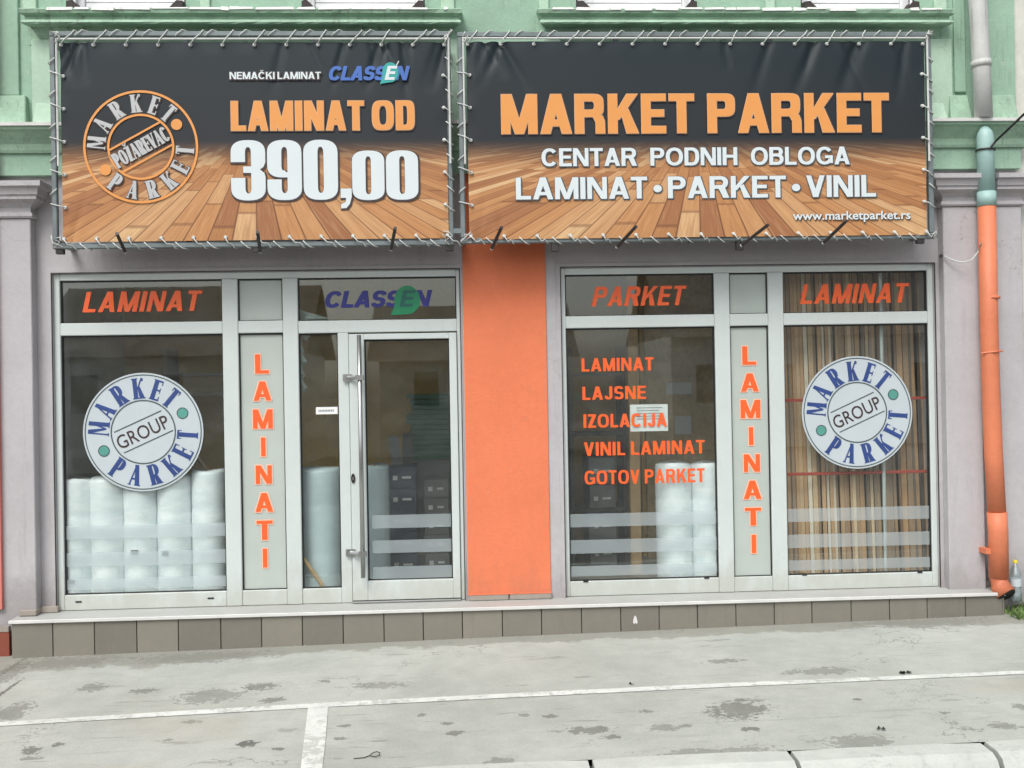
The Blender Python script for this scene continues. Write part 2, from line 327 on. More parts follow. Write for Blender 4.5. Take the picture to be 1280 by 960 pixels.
# ------------------------------------------------------------------ mesh helpers
class MB:
    def __init__(s): s.v = []; s.f = []
    def box(s, x0, x1, y0, y1, z0, z1):
        x0, x1 = sorted((x0, x1)); y0, y1 = sorted((y0, y1)); z0, z1 = sorted((z0, z1)); i = len(s.v)
        s.v += [(x0,y0,z0),(x1,y0,z0),(x1,y1,z0),(x0,y1,z0),(x0,y0,z1),(x1,y0,z1),(x1,y1,z1),(x0,y1,z1)]
        s.f += [[i,i+3,i+2,i+1],[i+4,i+5,i+6,i+7],[i,i+1,i+5,i+4],[i+1,i+2,i+6,i+5],[i+2,i+3,i+7,i+6],[i+3,i,i+4,i+7]]; return s
    def poly(s, pts): i = len(s.v); s.v += [tuple(p) for p in pts]; s.f.append(list(range(i, i+len(pts)))); return s
    def hexa(s, a, b):      # two quads a (bottom) and b (top)
        i = len(s.v); s.v += [tuple(p) for p in a]+[tuple(p) for p in b]
        s.f += [[i+3,i+2,i+1,i],[i+4,i+5,i+6,i+7],[i,i+1,i+5,i+4],[i+1,i+2,i+6,i+5],[i+2,i+3,i+7,i+6],[i+3,i,i+4,i+7]]; return s
    def tube(s, pts, r, n=8, cap=True):
        pts = [Vector(p) for p in pts]; rings = []
        for j, p in enumerate(pts):
            t = (pts[min(j+1, len(pts)-1)]-pts[max(j-1, 0)]).normalized()
            a = Vector((0, 0, 1)) if abs(t.z) < 0.9 else Vector((1, 0, 0))
            u = t.cross(a).normalized(); v = t.cross(u)
            rr = r[j] if isinstance(r, (list, tuple)) else r
            i = len(s.v); s.v += [tuple(p+rr*(math.cos(2*PI*k/n)*u+math.sin(2*PI*k/n)*v)) for k in range(n)]; rings.append(i)
        for a, b in zip(rings, rings[1:]):
            for k in range(n): s.f.append([a+k, a+(k+1) % n, b+(k+1) % n, b+k])
        if cap: s.f.append([rings[0]+k for k in range(n)]); s.f.append([rings[-1]+k for k in reversed(range(n))])
        return s
    def lathe(s, cx, cy, prof, n=24):    # prof: (r, z)
        rings = []
        for r, z in prof:
            i = len(s.v); s.v += [(cx+r*math.cos(2*PI*k/n), cy+r*math.sin(2*PI*k/n), z) for k in range(n)]; rings.append(i)
        for a, b in zip(rings, rings[1:]):
            for k in range(n): s.f.append([a+k, a+(k+1) % n, b+(k+1) % n, b+k])
        s.f.append([rings[0]+k for k in reversed(range(n))]); s.f.append([rings[-1]+k for k in range(n)]); return s
    def profile(s, prof, x0, x1):        # prof: (y, z) outline swept from x0 to x1
        i = len(s.v); m = len(prof)
        s.v += [(x0, y, z) for y, z in prof]+[(x1, y, z) for y, z in prof]
        for k in range(m): s.f.append([i+k, i+(k+1) % m, i+m+(k+1) % m, i+m+k])
        s.f.append([i+k for k in reversed(range(m))]); s.f.append([i+m+k for k in range(m)]); return s
    def build(s, name, mat, parent=None, bevel=0.0, smooth=False):
        me = bpy.data.meshes.new(name)
        off = Vector((0, 0, 0))
        if parent is not None:
            q = parent
            while q is not None: off = off+q.location; q = q.parent
        me.from_pydata([tuple(Vector(v)-off) for v in s.v], [], s.f); me.validate()
        bm = bmesh.new(); bm.from_mesh(me); bmesh.ops.recalc_face_normals(bm, faces=bm.faces)
        if bevel > 0: bmesh.ops.bevel(bm, geom=bm.edges, offset=bevel, segments=1, affect='EDGES', clamp_overlap=True)
        bm.to_mesh(me); bm.free()
        me.materials.append(M[mat] if isinstance(mat, str) else mat)
        if smooth: 
            for p in me.polygons: p.use_smooth = True
        o = bpy.data.objects.new(name, me); C.objects.link(o)
        if parent is not None: o.parent = parent
        return o
def box(name, mat, parent, x0, x1, y0, y1, z0, z1, bevel=0.0): return MB().box(x0, x1, y0, y1, z0, z1).build(name, mat, parent, bevel)
def thing(name, label, cat, loc=(0, 0, 0), group=None):
    o = bpy.data.objects.new(name, None); C.objects.link(o); o.location = loc; o.empty_display_size = 0.1
    o['label'] = label; o['category'] = cat
    if group: o['group'] = group
    return o
def tag(o, label, cat, group=None):
    o['label'] = label; o['category'] = cat
    if group: o['group'] = group
    return o
def struct(o): o['kind'] = 'structure'; return o

# ------------------------------------------------------------------ drawn lettering: every glyph a union of strokes
def sgnpow(a, p): return math.copysign(abs(a)**p, a)
def ring(cx, cy, rx, ry, sv, sh, a0, a1, n=2.3, seg=14):
    out = []; e = 2.0/n
    seg = max(4, int(abs(a1-a0)/360*4*seg/2))
    pts = []
    for i in range(seg+1):
        a = math.radians(a0+(a1-a0)*i/seg); c, s_ = math.cos(a), math.sin(a)
        pts.append(((cx+rx*sgnpow(c, e), cy+ry*sgnpow(s_, e)), (cx+max(rx-sv, .025)*sgnpow(c, e), cy+max(ry-sh, .02)*sgnpow(s_, e))))
    for (o0, i0), (o1, i1) in zip(pts, pts[1:]): out.append([o0, o1, i1, i0])
    return out
def bx(x0, y0, x1, y1): return [(x0, y0), (x1, y0), (x1, y1), (x0, y1)]
STY = {
 'heavy': dict(sv=.232, sh=.18, n=3.2, k=1.0, serif=0, gap=.085, dg=.235),
 'impact': dict(sv=.235, sh=.165, n=3.2, k=.86, serif=0, gap=.08, dg=.215),
 'bold':  dict(sv=.20, sh=.165, n=2.2, k=1.02, serif=0, gap=.075, dg=.205),
 'din':   dict(sv=.19, sh=.165, n=2.6, k=.86, serif=0, gap=.10, dg=.19),
 'deco':  dict(sv=.27, sh=.085, n=2.2, k=.86, serif=.055, gap=.05, dg=.25),
}
WID = dict(A=.78, C=.80, E=.62, N=.76, T=.64, R=.76, P=.70, O=.86, D=.74, H=.74, B=.72, L=.58, G=.84, M=.90, K=.76, V=.74, S=.68, J=.56, Z=.62)
def glyph(ch, st):
    s = STY[st]; sv, sh, n, se, dg = s['sv'], s['sh'], s['n'], s['serif'], s['dg']
    h = sv*1.0; p = []; car = ch in 'ČŽ'; ch = {'Č': 'C', 'Ž': 'Z'}.get(ch, ch)
    if ch == '•':
        return [[(.2+.17*math.cos(2*PI*i/20), .45+.17*math.sin(2*PI*i/20)) for i in range(20)]], .4
    if ch == 'I': w = sv
    elif ch == '0': w = .54
    elif ch in '39': w = .54
    elif ch == ',': w = .2
    else: w = WID[ch]*s['k']
    thin = dg*(.36 if se else .95)
    def serif(x0, x1, y):
        if se: p.append(bx(x0-se, y, x1+se, y+sh*.62) if y < .5 else bx(x0-se, y-sh*.62, x1+se, y))
    if ch == 'I': p.append(bx(0, 0, sv, 1)); serif(0, sv, 0); serif(0, sv, 1)
    elif ch == 'L': p += [bx(0, 0, sv, 1), bx(0, 0, w, sh)]
    elif ch == 'T':
        p += [bx(0, 1-sh, w, 1), bx(w/2-sv/2, 0, w/2+sv/2, 1)]; serif(w/2-sv/2, w/2+sv/2, 0)
        if se: p += [bx(0, .80, .055, 1), bx(w-.055, .80, w, 1)]
    elif ch == 'E':
        p += [bx(0, 0, sv, 1), bx(0, 0, w, sh), bx(0, 1-sh, w, 1), bx(0, .5-sh/2+.01, w*.93, .5+sh/2+.01)]
        if se: p += [bx(w-.055, 0, w, .22), bx(w-.055, .78, w, 1), bx(w*.93-.05, .38, w*.93, .64)]; serif(0, sv, 0); serif(0, sv, 1)
    elif ch == 'H': p += [bx(0, 0, sv, 1), bx(w-sv, 0, w, 1), bx(0, .5-sh/2, w, .5+sh/2)]
    elif ch == 'N': p += [bx(0, 0, sv*.92, 1), bx(w-sv*.92, 0, w, 1), [(0, 1), (dg*1.12, 1), (w, 0), (w-dg*1.12, 0)]]
    elif ch == 'M':
        rs = sv if not se else thin
        m = w/2
        p += [bx(0, 0, (thin if se else sv*.95), 1), bx(w-sv*.95, 0, w, 1), [(0, 1), (dg*1.1, 1), (m+dg*.45, 0), (m-dg*.45, 0)] if not se else [(0, 1), (dg*1.0, 1), (m+.05, .15), (m-.06, .15)],
              [(w, 1), (w-dg*1.1, 1), (m-dg*.45, 0), (m+dg*.45, 0)] if not se else [(w, 1), (w-.12, 1), (m-.05, .15), (m+.03, .15)]]
        serif(0, thin if se else sv, 0); serif(w-sv, w, 0)
    elif ch == 'A':
        t = dg*1.02
        if se:
            p += [[(0, 0), (thin, 0), (w/2+thin*.4, 1), (w/2-thin*.6, 1)], [(w-sv*1.05, 0), (w, 0), (w/2+sv*.42, 1), (w/2-sv*.45, 1)], bx(w*.2, .27, w*.8, .27+sh)]
            serif(0, thin, 0); serif(w-sv, w, 0)
        else:
            p += [[(0, 0), (t, 0), (w/2+t*.55, 1), (w/2-t*.55, 1)], [(w-t, 0), (w, 0), (w/2+t*.55, 1), (w/2-t*.55, 1)], bx(w*.25, .19, w*.75, .19+sh*.9)]
    elif ch == 'V':
        t = dg*1.02
        a = t if not se else sv; b2 = t if not se else thin
        p += [[(0, 1), (a, 1), (w/2+a*.5, 0), (w/2-a*.5, 0)], [(w-b2, 1), (w, 1), (w/2+b2*.5, 0), (w/2-b2*.5, 0)]]
        serif(0, a, 1); serif(w-b2, w, 1)
    elif ch == 'K':
        p += [bx(0, 0, sv, 1), [(w-dg*1.2, 1), (w-.01, 1), (sv*.9+dg*.3, .36), (sv*.6, .30), (sv*.6, .44)] if not se else [(w-.13, 1), (w-.02, 1), (sv*.8, .34), (sv*.8, .46)],
              [(w-dg*1.25, 0), (w+.01, 0), (w*.62+dg*.15, .62), (w*.62-dg*.6, .52)] if not se else [(w-sv*1.15, 0), (w+.02, 0), (w*.62, .62), (w*.42, .52)]]
        serif(0, sv, 0); serif(0, sv, 1); serif(w-sv, w, 0)
        if se: p.append(ring(w-.09, .93, .075, .075, .074, .074, 0, 360, 2.0, 8)[0]); p += ring(w-.07, .92, .08, .08, .079, .079, 0, 360, 2.0, 6)
    elif ch in 'PRB':
        top = 1.0; lo = .42 if ch != 'B' else .47; ry = (1-lo)/2; rx = min(w*.5, ry*1.05) if n < 3 else w*.42
        wt = w*(.96 if ch == 'R' else 1) if ch != 'B' else w*.95
        p += [bx(0, 0, sv, 1), bx(0, 1-sh, wt-rx, 1), bx(0, lo, wt-rx, lo+sh)] + ring(wt-rx, lo+ry, rx, ry, sv, sh, -90, 90, n)
        if ch == 'R':
            if se: p.append([(w-sv*1.15, 0), (w+.03, 0), (w*.72, .46), (w*.38, .46)]); serif(w-sv, w, 0)
            elif n > 2.9: p.append([(w-sv, 0), (w, 0), (w-.005, .30), (w-.06, .45), (w-sv-.08, lo+.03), (w-sv, .3)])
            else: p.append([(w-sv*1.18, 0), (w+.01, 0), (w*.80, .46), (w*.45, .46)])
        if ch == 'B': ry2 = (lo+sh)/2; rx2 = min(w*.5, ry2*1.05); p += [bx(0, 0, w-rx2, sh)] + ring(w-rx2, ry2, rx2, ry2, sv, sh, -90, 90, n)
        serif(0, sv, 0); serif(0, sv, 1)
    elif ch == 'D':
        rx = w*.55 if n < 3 else w*.5
        p += [bx(0, 0, sv, 1), bx(0, 0, w-rx, sh), bx(0, 1-sh, w-rx, 1)] + ring(w-rx, .5, rx, .5, sv, sh, -90, 90, n*1.15)
    elif ch == 'O': p += ring(w/2, .5, w/2, .5, sv, sh, 0, 360, n)
    elif ch == '0':
        p += ring(w/2, .78, w/2, .22, .22, .11, 0, 180, 2.5)+ring(w/2, .22, w/2, .22, .22, .11, 180, 360, 2.5)+[bx(0, .22, .22, .78), bx(w-.22, .22, w, .78)]
    elif ch == '3':
        p += ring(w/2, .79, w/2, .21, .22, .11, 0, 180, 2.5)+ring(w/2, .21, w/2, .21, .22, .11, 180, 360, 2.5)
        p += [bx(0, .64, .22, .79), bx(0, .21, .22, .37), [(w-.22, .56), (w-.03, .56), (w, .64), (w, .79), (w-.22, .79)], [(w-.22, .46), (w-.02, .46), (w, .38), (w, .21), (w-.22, .21)], [(w*.36, .46), (w-.03, .46), (w-.09, .51), (w-.03, .56), (w*.36, .56)]]
    elif ch == '9':
        p += ring(w/2, .79, w/2, .21, .22, .11, 0, 180, 2.5)+ring(w/2, .21, w/2, .21, .22, .11, 180, 360, 2.5)
        p += [bx(w-.22, .21, w, .79), bx(0, .58, .22, .79), bx(0, .21, .22, .34)]+ring(w/2-.02, .58, w/2-.02, .20, .22, .11, 180, 290, 2.5)+[bx(w/2-.03, .38, w-.2, .46)]
    elif ch == ',': p += [bx(0, 0, .2, .18), [(.08, -.1), (.2, .02), (.2, .0), (.0, .0), (.04, -.1)], [(.0, -.12), (.2, .0), (.1, .02), (0, -.06)]]
    elif ch in 'CG':
        a = 38 if ch == 'C' else 36
        p += ring(w/2, .5, w/2, .5, sv, sh, a, 360-a-(0 if ch == 'C' else -8), n)
        if ch == 'G': p += [bx(w*.52, .36, w, .36+sh*.92), bx(w-sv*.8, .08, w, .5)]
    elif ch == 'J': p += [bx(w-sv, .28, w, 1)]+ring(w/2, .28, w/2, .28, sv, sh, 180, 360, n)
    elif ch == 'S':
        ryt = .25+sh/4; p += ring(w/2, 1-ryt, w/2*.97, ryt, sv, sh, 15, 270, n)+ring(w/2, ryt, w/2, ryt, sv, sh, -165, 90, n)
    elif ch == 'Z': p += [bx(0, 0, w, sh), bx(0, 1-sh, w, 1), [(0, sh*.8), (dg*1.3, sh*.8), (w, 1-sh*.8), (w-dg*1.3, 1-sh*.8)]]
    if car: p += [[(w/2-.22, 1.24), (w/2-.10, 1.24), (w/2+.05, 1.06), (w/2-.05, 1.06)], [(w/2+.22, 1.24), (w/2+.10, 1.24), (w/2-.05, 1.06), (w/2+.05, 1.06)]]
    return p, w
def layout(text, st, space=.30):
    x = 0; out = []
    for ch in text:
        if ch == ' ': x += space; continue
        g, w = glyph(ch, st)
        out.append([[(a+x, b) for a, b in poly] for poly in g]); x += w+STY[st]['gap']
    return out, x-STY[st]['gap']
def union(polys):
    vs, fs = [], []
    for p in polys:
        a = sum(p[i][0]*p[(i+1) % len(p)][1]-p[(i+1) % len(p)][0]*p[i][1] for i in range(len(p)))
        if abs(a) < 1e-9: continue
        q = p if a > 0 else p[::-1]; i = len(vs); vs += [Vector(c) for c in q]; fs.append(list(range(i, i+len(q))))
    r = delaunay_2d_cdt(vs, [], fs, 0, 1e-5)
    V, F, OF = r[0], r[2], r[5]
    return V, [f for f, o in zip(F, OF) if len(o) > 0]
def sheet(name, groups, Y, mat, parent, dil=0.0, shift=(0, 0), dirs=8):
    # groups: list of glyphs, each a list of polygons in facade coordinates (x, z); every glyph becomes an object
    if name in ('lettering', 'emblem_lettering'): name = 'letter'
    elif 'outline' in name or 'edge' in name: name = 'letter_outline'
    o = None
    for g in groups:
        polys = g
        if dil > 0:
            polys = []
            for k in range(dirs):
                q8 = 1.38 if k % 2 else 1.0; ox, oz = dil*q8*math.cos(2*PI*k/dirs)+shift[0], dil*q8*math.sin(2*PI*k/dirs)+shift[1]
                polys += [[(a+ox, b+oz) for a, b in q] for q in g]
        elif shift != (0, 0): polys = [[(a+shift[0], b+shift[1]) for a, b in q] for q in g]
        V, F = union(polys)
        mb = MB(); mb.v = [(c[0], Y, c[1]) for c in V]; mb.f = [list(t) for t in F]
        o = mb.build(name, mat, parent)
    return o
def fit(text, st, x0, x1, ztop, zbot, shear=0.0, space=.30):
    out, W = layout(text, st, space); H = ztop-zbot; W2 = x1-x0-shear*H; k = W2/W
    return [[[(x0+a*k+shear*b*H, zbot+b*H) for a, b in p] for p in g] for g in out]
def fitpx(text, st, pl, pr, pt, pb, Y, shear=0.0, space=.30):
    A = P(pl, pb, Y); T = P(pl, pt, Y); B = P(pr, (pt+pb)/2, Y)
    return fit(text, st, A.x, B.x, T.z, A.z, shear, space)
def builtin(name, text, mat, parent, place, offset=0.0, keep=False):
    # Blender's own sans; place maps unit box coordinates to the world
    cu = bpy.data.curves.new(name, 'FONT'); cu.body = text; cu.offset = offset; cu.resolution_u = 3
    o = bpy.data.objects.new(name+'_tmp', cu); C.objects.link(o); bpy.context.view_layer.update()
    me = bpy.data.meshes.new_from_object(o.evaluated_get(bpy.context.evaluated_depsgraph_get()))
    vs = [v.co.copy() for v in me.vertices]; fs = [list(p.vertices) for p in me.polygons]
    bpy.data.objects.remove(o); bpy.data.curves.remove(cu); bpy.data.meshes.remove(me)
    x0, x1 = min(v.x for v in vs), max(v.x for v in vs); y0, y1 = min(v.y for v in vs), max(v.y for v in vs)
    mb = MB(); mb.v = [tuple(place((v.x-x0)/(x1-x0), (v.y-y0)/(y1-y0))) for v in vs]; mb.f = fs
    return mb.build(name, mat, parent)
def circle(cx, cz, r, n=40, r2=None): return [(cx+r*math.cos(2*PI*i/n), cz+(r2 or r)*math.sin(2*PI*i/n)) for i in range(n)]
def annulus(cx, cz, r0, r1, n=48):
    return [[(cx+r1*math.cos(a), cz+r1*math.sin(a)), (cx+r1*math.cos(b), cz+r1*math.sin(b)), (cx+r0*math.cos(b), cz+r0*math.sin(b)), (cx+r0*math.cos(a), cz+r0*math.sin(a))]
            for a, b in ((2*PI*i/n, 2*PI*(i+1)/n) for i in range(n))]
def ring_text(cx, cz, R, hgt, wk=1.0):
    gs = []
    for text, angs, flip in (('MARKET', (174, 149, 122, 95.5, 71.5, 50), False), ('PARKET', (-125.5, -101, -76, -51, -28, -5), True)):
        for ch, a in zip(text, angs):
            g, w = glyph(ch, 'deco'); a = math.radians(a)
            out = Vector((math.cos(a), math.sin(a))); up = -out if flip else out; rt = Vector((up.y, -up.x))
            c = Vector((cx, cz))+out*R
            gs.append([[tuple(c+rt*((x-w/2)*hgt*wk)+up*((y-.5)*hgt)) for x, y in p] for p in g])
    return gs
def bar2(ax, az, bx_, bz, t):
    d = Vector((bx_-ax, bz-az)).normalized(); nn = Vector((-d.y, d.x))*t/2
    return [(ax+nn.x, az+nn.y), (ax-nn.x, az-nn.y), (bx_-nn.x, bz-nn.y), (bx_+nn.x, bz+nn.y)]

# ================================================================== THE SETTING
YS = -0.27
K0, K1 = G(560, 957.5), G(1280, 925)
kd = (K1-K0).normalized(); kd.z = 0; kd.normalize()
kn = Vector((kd.y, -kd.x, 0))                     # towards the road
if kn.y > 0: kn = -kn
def kpt(s, o, up=0.0):                            # point at s metres along the kerb, o metres towards the road
    q = K0+kd*s+kn*o; return Vector((q.x, q.y, gz(q.x, q.y)+up))
a, b = kpt(-40, 0), kpt(40, 0)
mb = MB(); n_ = 40; row0, row1 = [], []
for i in range(n_+1):
    q = kpt(-40+80*i/n_, 0); row0.append((q.x, q.y, gz(q.x, q.y))); row1.append((q.x, 0.32, gz(q.x, 0.32)))
for i in range(n_): mb.poly([row0[i], row0[i+1], row1[i+1], row1[i]])
struct(mb.build('pavement', 'pavement'))
mb = MB()
for i in range(n_):
    s0, s1 = -40+80*i/n_, -40+80*(i+1)/n_
    mb.poly([kpt(s0, .30, -.13), kpt(s1, .30, -.13), kpt(s1, 30, -.13), kpt(s0, 30, -.13)])
struct(mb.build('road', 'asphalt'))
g2 = MB(); g2.poly([(-400, -400, -1.2), (400, -400, -1.2), (400, 400, -1.2), (-400, 400, -1.2)])
struct(g2.build('ground', 'asphalt'))
# kerb stones
kerb = bpy.data.objects.new('kerb', None); C.objects.link(kerb); struct(kerb)
J = [G(738, 953), G(990, 945), G(1229, 930)]
sj = [(q-K0).dot(kd) for q in J]; step_ = (sj[2]-sj[0])/2
cuts = [sj[0]-step_*i for i in range(6, 0, -1)]+sj+[sj[2]+step_*i for i in range(1, 6)]
for s0, s1 in zip(cuts, cuts[1:]):
    s0 += .012; s1 -= .012; jz = random.uniform(-.004, .006); mb = MB()
    prof = [(.008, -.16), (.008, -.014+jz), (.025, .012+jz), (.16, .010+jz), (.21, -.012+jz), (.235, -.05+jz), (.25, -.3), (.02, -.3)]
    i = 0; nseg = 4; rr = []
    for k in range(nseg+1):
        t = s0+(s1-s0)*k/nseg; sh_ = .012 if k in (0, nseg) else 0
        i = len(mb.v); mb.v += [tuple(kpt(t, o+(sh_ if o > .1 else 0)*-1, u-(sh_ if u > -.1 else 0)*.5+random.uniform(-.001, .001))) for o, u in prof]; rr.append(i)
    m = len(prof)
    for a_, b_ in zip(rr, rr[1:]):
        for k in range(m): mb.f.append([a_+k, a_+(k+1) % m, b_+(k+1) % m, b_+k])
    mb.f.append([rr[0]+k for k in range(m)]); mb.f.append([rr[-1]+k for k in range(m)])
    mb.build('kerb_stone', 'kerb', kerb)
box_j = MB()
for i in range(20):
    s0, s1 = -10+i, -9+i
    box_j.poly([kpt(s0, .01, -.03), kpt(s1, .01, -.03), kpt(s1, .31, -.12), kpt(s0, .31, -.12)])
box_j.build('kerb_joint_filling', 'grout', kerb)
# painted parking lines
def strip(pts_a, pts_b, name):
    mb = MB()
    for (a0, a1), (b0, b1) in zip(zip(pts_a, pts_a[1:]), zip(pts_b, pts_b[1:])):
        mb.poly([G(*a0, .004), G(*a1, .004), G(*b1, .004), G(*b0, .004)])
    return struct(mb.build(name, 'line_paint'))
strip([(-60, 905.5), (0, 902.5), (200, 890), (410, 878), (640, 866.3), (900, 854), (1280, 838), (1340, 835.5)], [(-60, 910.5), (0, 907.5), (200, 895.5), (410, 883.5), (640, 871.8), (900, 859), (1280, 842.5), (1340, 840)], 'parking_line')
strip([(385, 884.6), (380, 925), (374, 975)], [(410, 883.4), (407, 925), (401, 975)], 'parking_bay_line')

# ================================================================== THE STEP
stp = thing('tiled_step', 'long low shop step with pale slab top and brown grey tiled front', 'step', (0, YS, 0))
XL, XR = P(14, 790, YS).x, P(1254, 750, YS).x
mb = MB(); mb.box(XL+.004, XR-.004, YS+.014, .10, -.5, -.03); mb.build('step_core', 'grout', stp)
mb = MB(); mb.poly([(XL-.012, YS-.012, .016), (XR+.012, YS-.012, .004), (XR+.012, 0.10, .0), (XL-.012, 0.10, .0)][:4])
MBs = MB().hexa([(XL-.01, YS-.012, -.028), (XR+.01, YS-.012, -.028), (XR+.01, .10, -.028), (XL-.01, .10, -.028)], [(XL-.01, YS-.012, -.004), (XR+.01, YS-.012, -.004), (XR+.01, .10, .004), (XL-.01, .10, .004)])
MBs.build('slab', 'slab', stp)
box('slab_edge', 'slab_edge', stp, XL-.012, XR+.012, YS-.022, YS-.0125, -.026, -.001, .003)
tp = [66, 118, 171, 223, 276, 327, 378, 429, 480, 529, 578, 628, 677, 727, 776, 824, 872, 920, 968, 1015, 1064, 1112, 1159, 1207]
tx = [XL]+[P(px, 800-px*.035, YS).x for px in tp]+[XR]
for i, (x0, x1) in enumerate(zip(tx, tx[1:])):
    zb0, zb1 = gz(x0, YS)-.03, gz(x1, YS)-.03; y0 = YS+random.uniform(-.002, .002)
    mb = MB().hexa([(x0+.0035, y0, zb0), (x1-.0035, y0, zb1), (x1-.0035, YS+.012, zb1), (x0+.0035, YS+.012, zb0)],
                   [(x0+.0035, y0, -.031), (x1-.0035, y0, -.031), (x1-.0035, YS+.012, -.031), (x0+.0035, YS+.012, -.031)])
    mb.build('tile', ('tile', 'tile_b', 'tile', 'tile_c')[random.randrange(4)], stp, .0015)
mb = MB(); mb.box(XR+.0005, XR+.009, YS+.004, -.02, gz(XR, YS)-.03, -.031); mb.build('tile', 'tile_b', stp)
a_ = P(794, 775, YS)
mb = MB(); mb.poly([(a_.x+x, YS-.004, a_.z+z) for x, z in ((-.018, -.02), (-.008, -.03), (0, -.02), (.010, -.032), (.018, -.015), (.010, .02), (.003, .035), (-.006, .03), (-.014, .01))]); mb.build('paint_splash', 'slab_edge', stp)
# mortar crumbs and patched edge along the base
mb = MB()
for i in range(80):
    x = random.uniform(XL, XR); y = YS-random.uniform(.0, .05); r = random.uniform(.003, .009); z = gz(x, y)
    mb.hexa([(x-r*1.6, y-r, z-.01), (x+r*1.5, y-r*.8, z-.01), (x+r, y+r, z-.01), (x-r, y+r, z-.01)], [(x-r*.8, y-r*.5, z+r*.6), (x+r*.7, y-r*.5, z+r*.5), (x+r*.5, y+r*.6, z+r*.5), (x-r*.6, y+r*.6, z+r*.7)])
o = mb.build('mortar_crumbs', 'skirt'); o['kind'] = 'stuff'; tag(o, 'pale mortar crumbs scattered along the foot of the tiled step', 'mortar crumbs')

# ================================================================== THE BUILDING
B = thing('shop_building', 'old plastered corner shop, mauve grey ground floor under a green upper floor', 'building')
WY = -0.035                      # face of the ground floor wall
LX0, LX1 = P(69.5, 500).x, P(577, 500).x
RX0, RX1 = P(703, 500).x, P(1168, 500).x
ZT = 2.577; ZLED = 3.665
BX0, BX1 = P(-1, 500, -.1).x-0.02, P(1272, 60, -.1).x
mb = MB()
mb.box(BX0-2.5, LX0, WY, .30, -.4, ZLED); mb.box(LX0, LX1, WY, .30, ZT, ZLED); mb.box(LX1, RX0, WY, .30, -.4, ZLED)
mb.box(RX0, RX1, WY, .30, ZT, ZLED); mb.box(RX1, BX1, WY, .30, -.4, ZLED)
mb.build('lower_wall', 'mauve', B)
OX0, OX1 = P(581, 500, WY).x, P(684.5, 500, WY).x
box('orange_panel', 'orange_wall', B, OX0, OX1, WY-.012, WY+.01, .035, 3.4, .003)
# shadow gap bead round the windows: plaster edge
for (a_, b_) in ((LX0, LX1), (RX0, RX1)):
    mb = MB(); mb.box(a_-.035, a_-.001, WY-.008, WY+.004, 0.002, ZT+.03); mb.box(b_+.001, b_+(.012 if b_ == LX1 else .035), WY-.008, WY+.004, 0.002, ZT+.03); mb.box(a_-.001, b_+.001, WY-.008, WY+.004, ZT+.001, ZT+.03)
    mb.build('plaster_bead', 'mauve', B)
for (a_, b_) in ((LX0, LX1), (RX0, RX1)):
    mb = MB(); mb.box(a_-.0055, a_+.0005, WY-.0100, WY, .004, ZT+.006); mb.box(b_-.0005, b_+.0055, WY-.0100, WY, .004, ZT+.006); mb.box(a_+.001, b_-.001, WY-.0100, WY, ZT+.0005, ZT+.0065); mb.build('contact_shade_strip', 'shade_dark', B)  # dark strips that paint contact shade along the frame edges
# skirting tiles at pillar feet
SK = WY-.03
for nm, pa, pb in (('skirting_tile', 586, 636), ('skirting_tile', 637, 690), ('skirting_tile', 1187, 1222), ('skirting_tile', 1223, 1238)):
    box(nm, 'skirt', B, P(pa, 748, SK).x+.002, P(pb, 748, SK).x-.002, SK, WY+.005, .004, .045, .003)
mb = MB(); mb.box(P(585, 748, SK).x, P(690, 748, SK).x, SK-.002, WY, .0455, .051); mb.build('skirting_top', 'orange_wall', B)
box('skirting_tile', 'skirt', B, P(46, 760, SK).x, P(72, 760, SK).x, SK, WY+.005, .004, .05, .003)
box('skirting_tile', 'skirt', B, P(23, 763, -.16).x, P(45, 763, -.16).x, -.16, WY+.005, .004, .045, .003)

# pilasters of the ground floor
PY = -0.13
def pilaster(x0, x1, zc_t, zc_b, ext, z0=-.25, side=1):
    m = MB(); m.box(x0, x1, PY, WY+.004, z0, zc_b); m.build('pilaster', 'mauve', B, .006)
    h = zc_t-zc_b
    prof = [(WY, 0), (PY-.012, 0), (PY-.022, .05), (PY-.022, .14), (PY-.006, .16), (PY-.006, .30), (PY-.03, .40), (PY-.075, .50), (PY-.075, .60), (PY-.088, .62), (PY-.10, .80), (PY-.125, .84), (PY-.125, .985), (WY, 1)]
    m = MB(); i0 = 0; rings_ = []
    for (y, t) in prof:
        e = max(0, (PY-y)); rings_.append((x0-e*ext[0], x1+e*ext[1], y, zc_b+.001+t*h))
    for (a0, a1, y, z), (b0, b1, y2, z2) in zip(rings_, rings_[1:]):
        m.poly([(a0, y, z), (a1, y, z), (b1, y2, z2), (b0, y2, z2)])
        m.poly([(a0, y, z), (b0, y2, z2), (b0, WY, z2), (a0, WY, z)]); m.poly([(a1, y, z), (a1, WY, z), (b1, WY, z2), (b1, y2, z2)])
    m.build('capital', 'mauve', B)
zt_, zb_ = P(25, 225, PY-.12).z, P(25, 273, PY).z
pilaster(P(-14, 500, PY).x, P(41.5, 500, PY).x, zt_, zb_, (1, 1))
zt2, zb2 = P(1200, 216, PY-.12).z, P(1200, 258, PY).z
pilaster(P(1183, 500, PY).x, P(1230, 420, PY).x-.02, zt2, zb2, (1, .25), -.02)
pilaster(P(1247, 420, PY).x, P(1280, 420, PY).x, zt2, zb2, (.25, 1), gz(4.4, -.13)-.05)
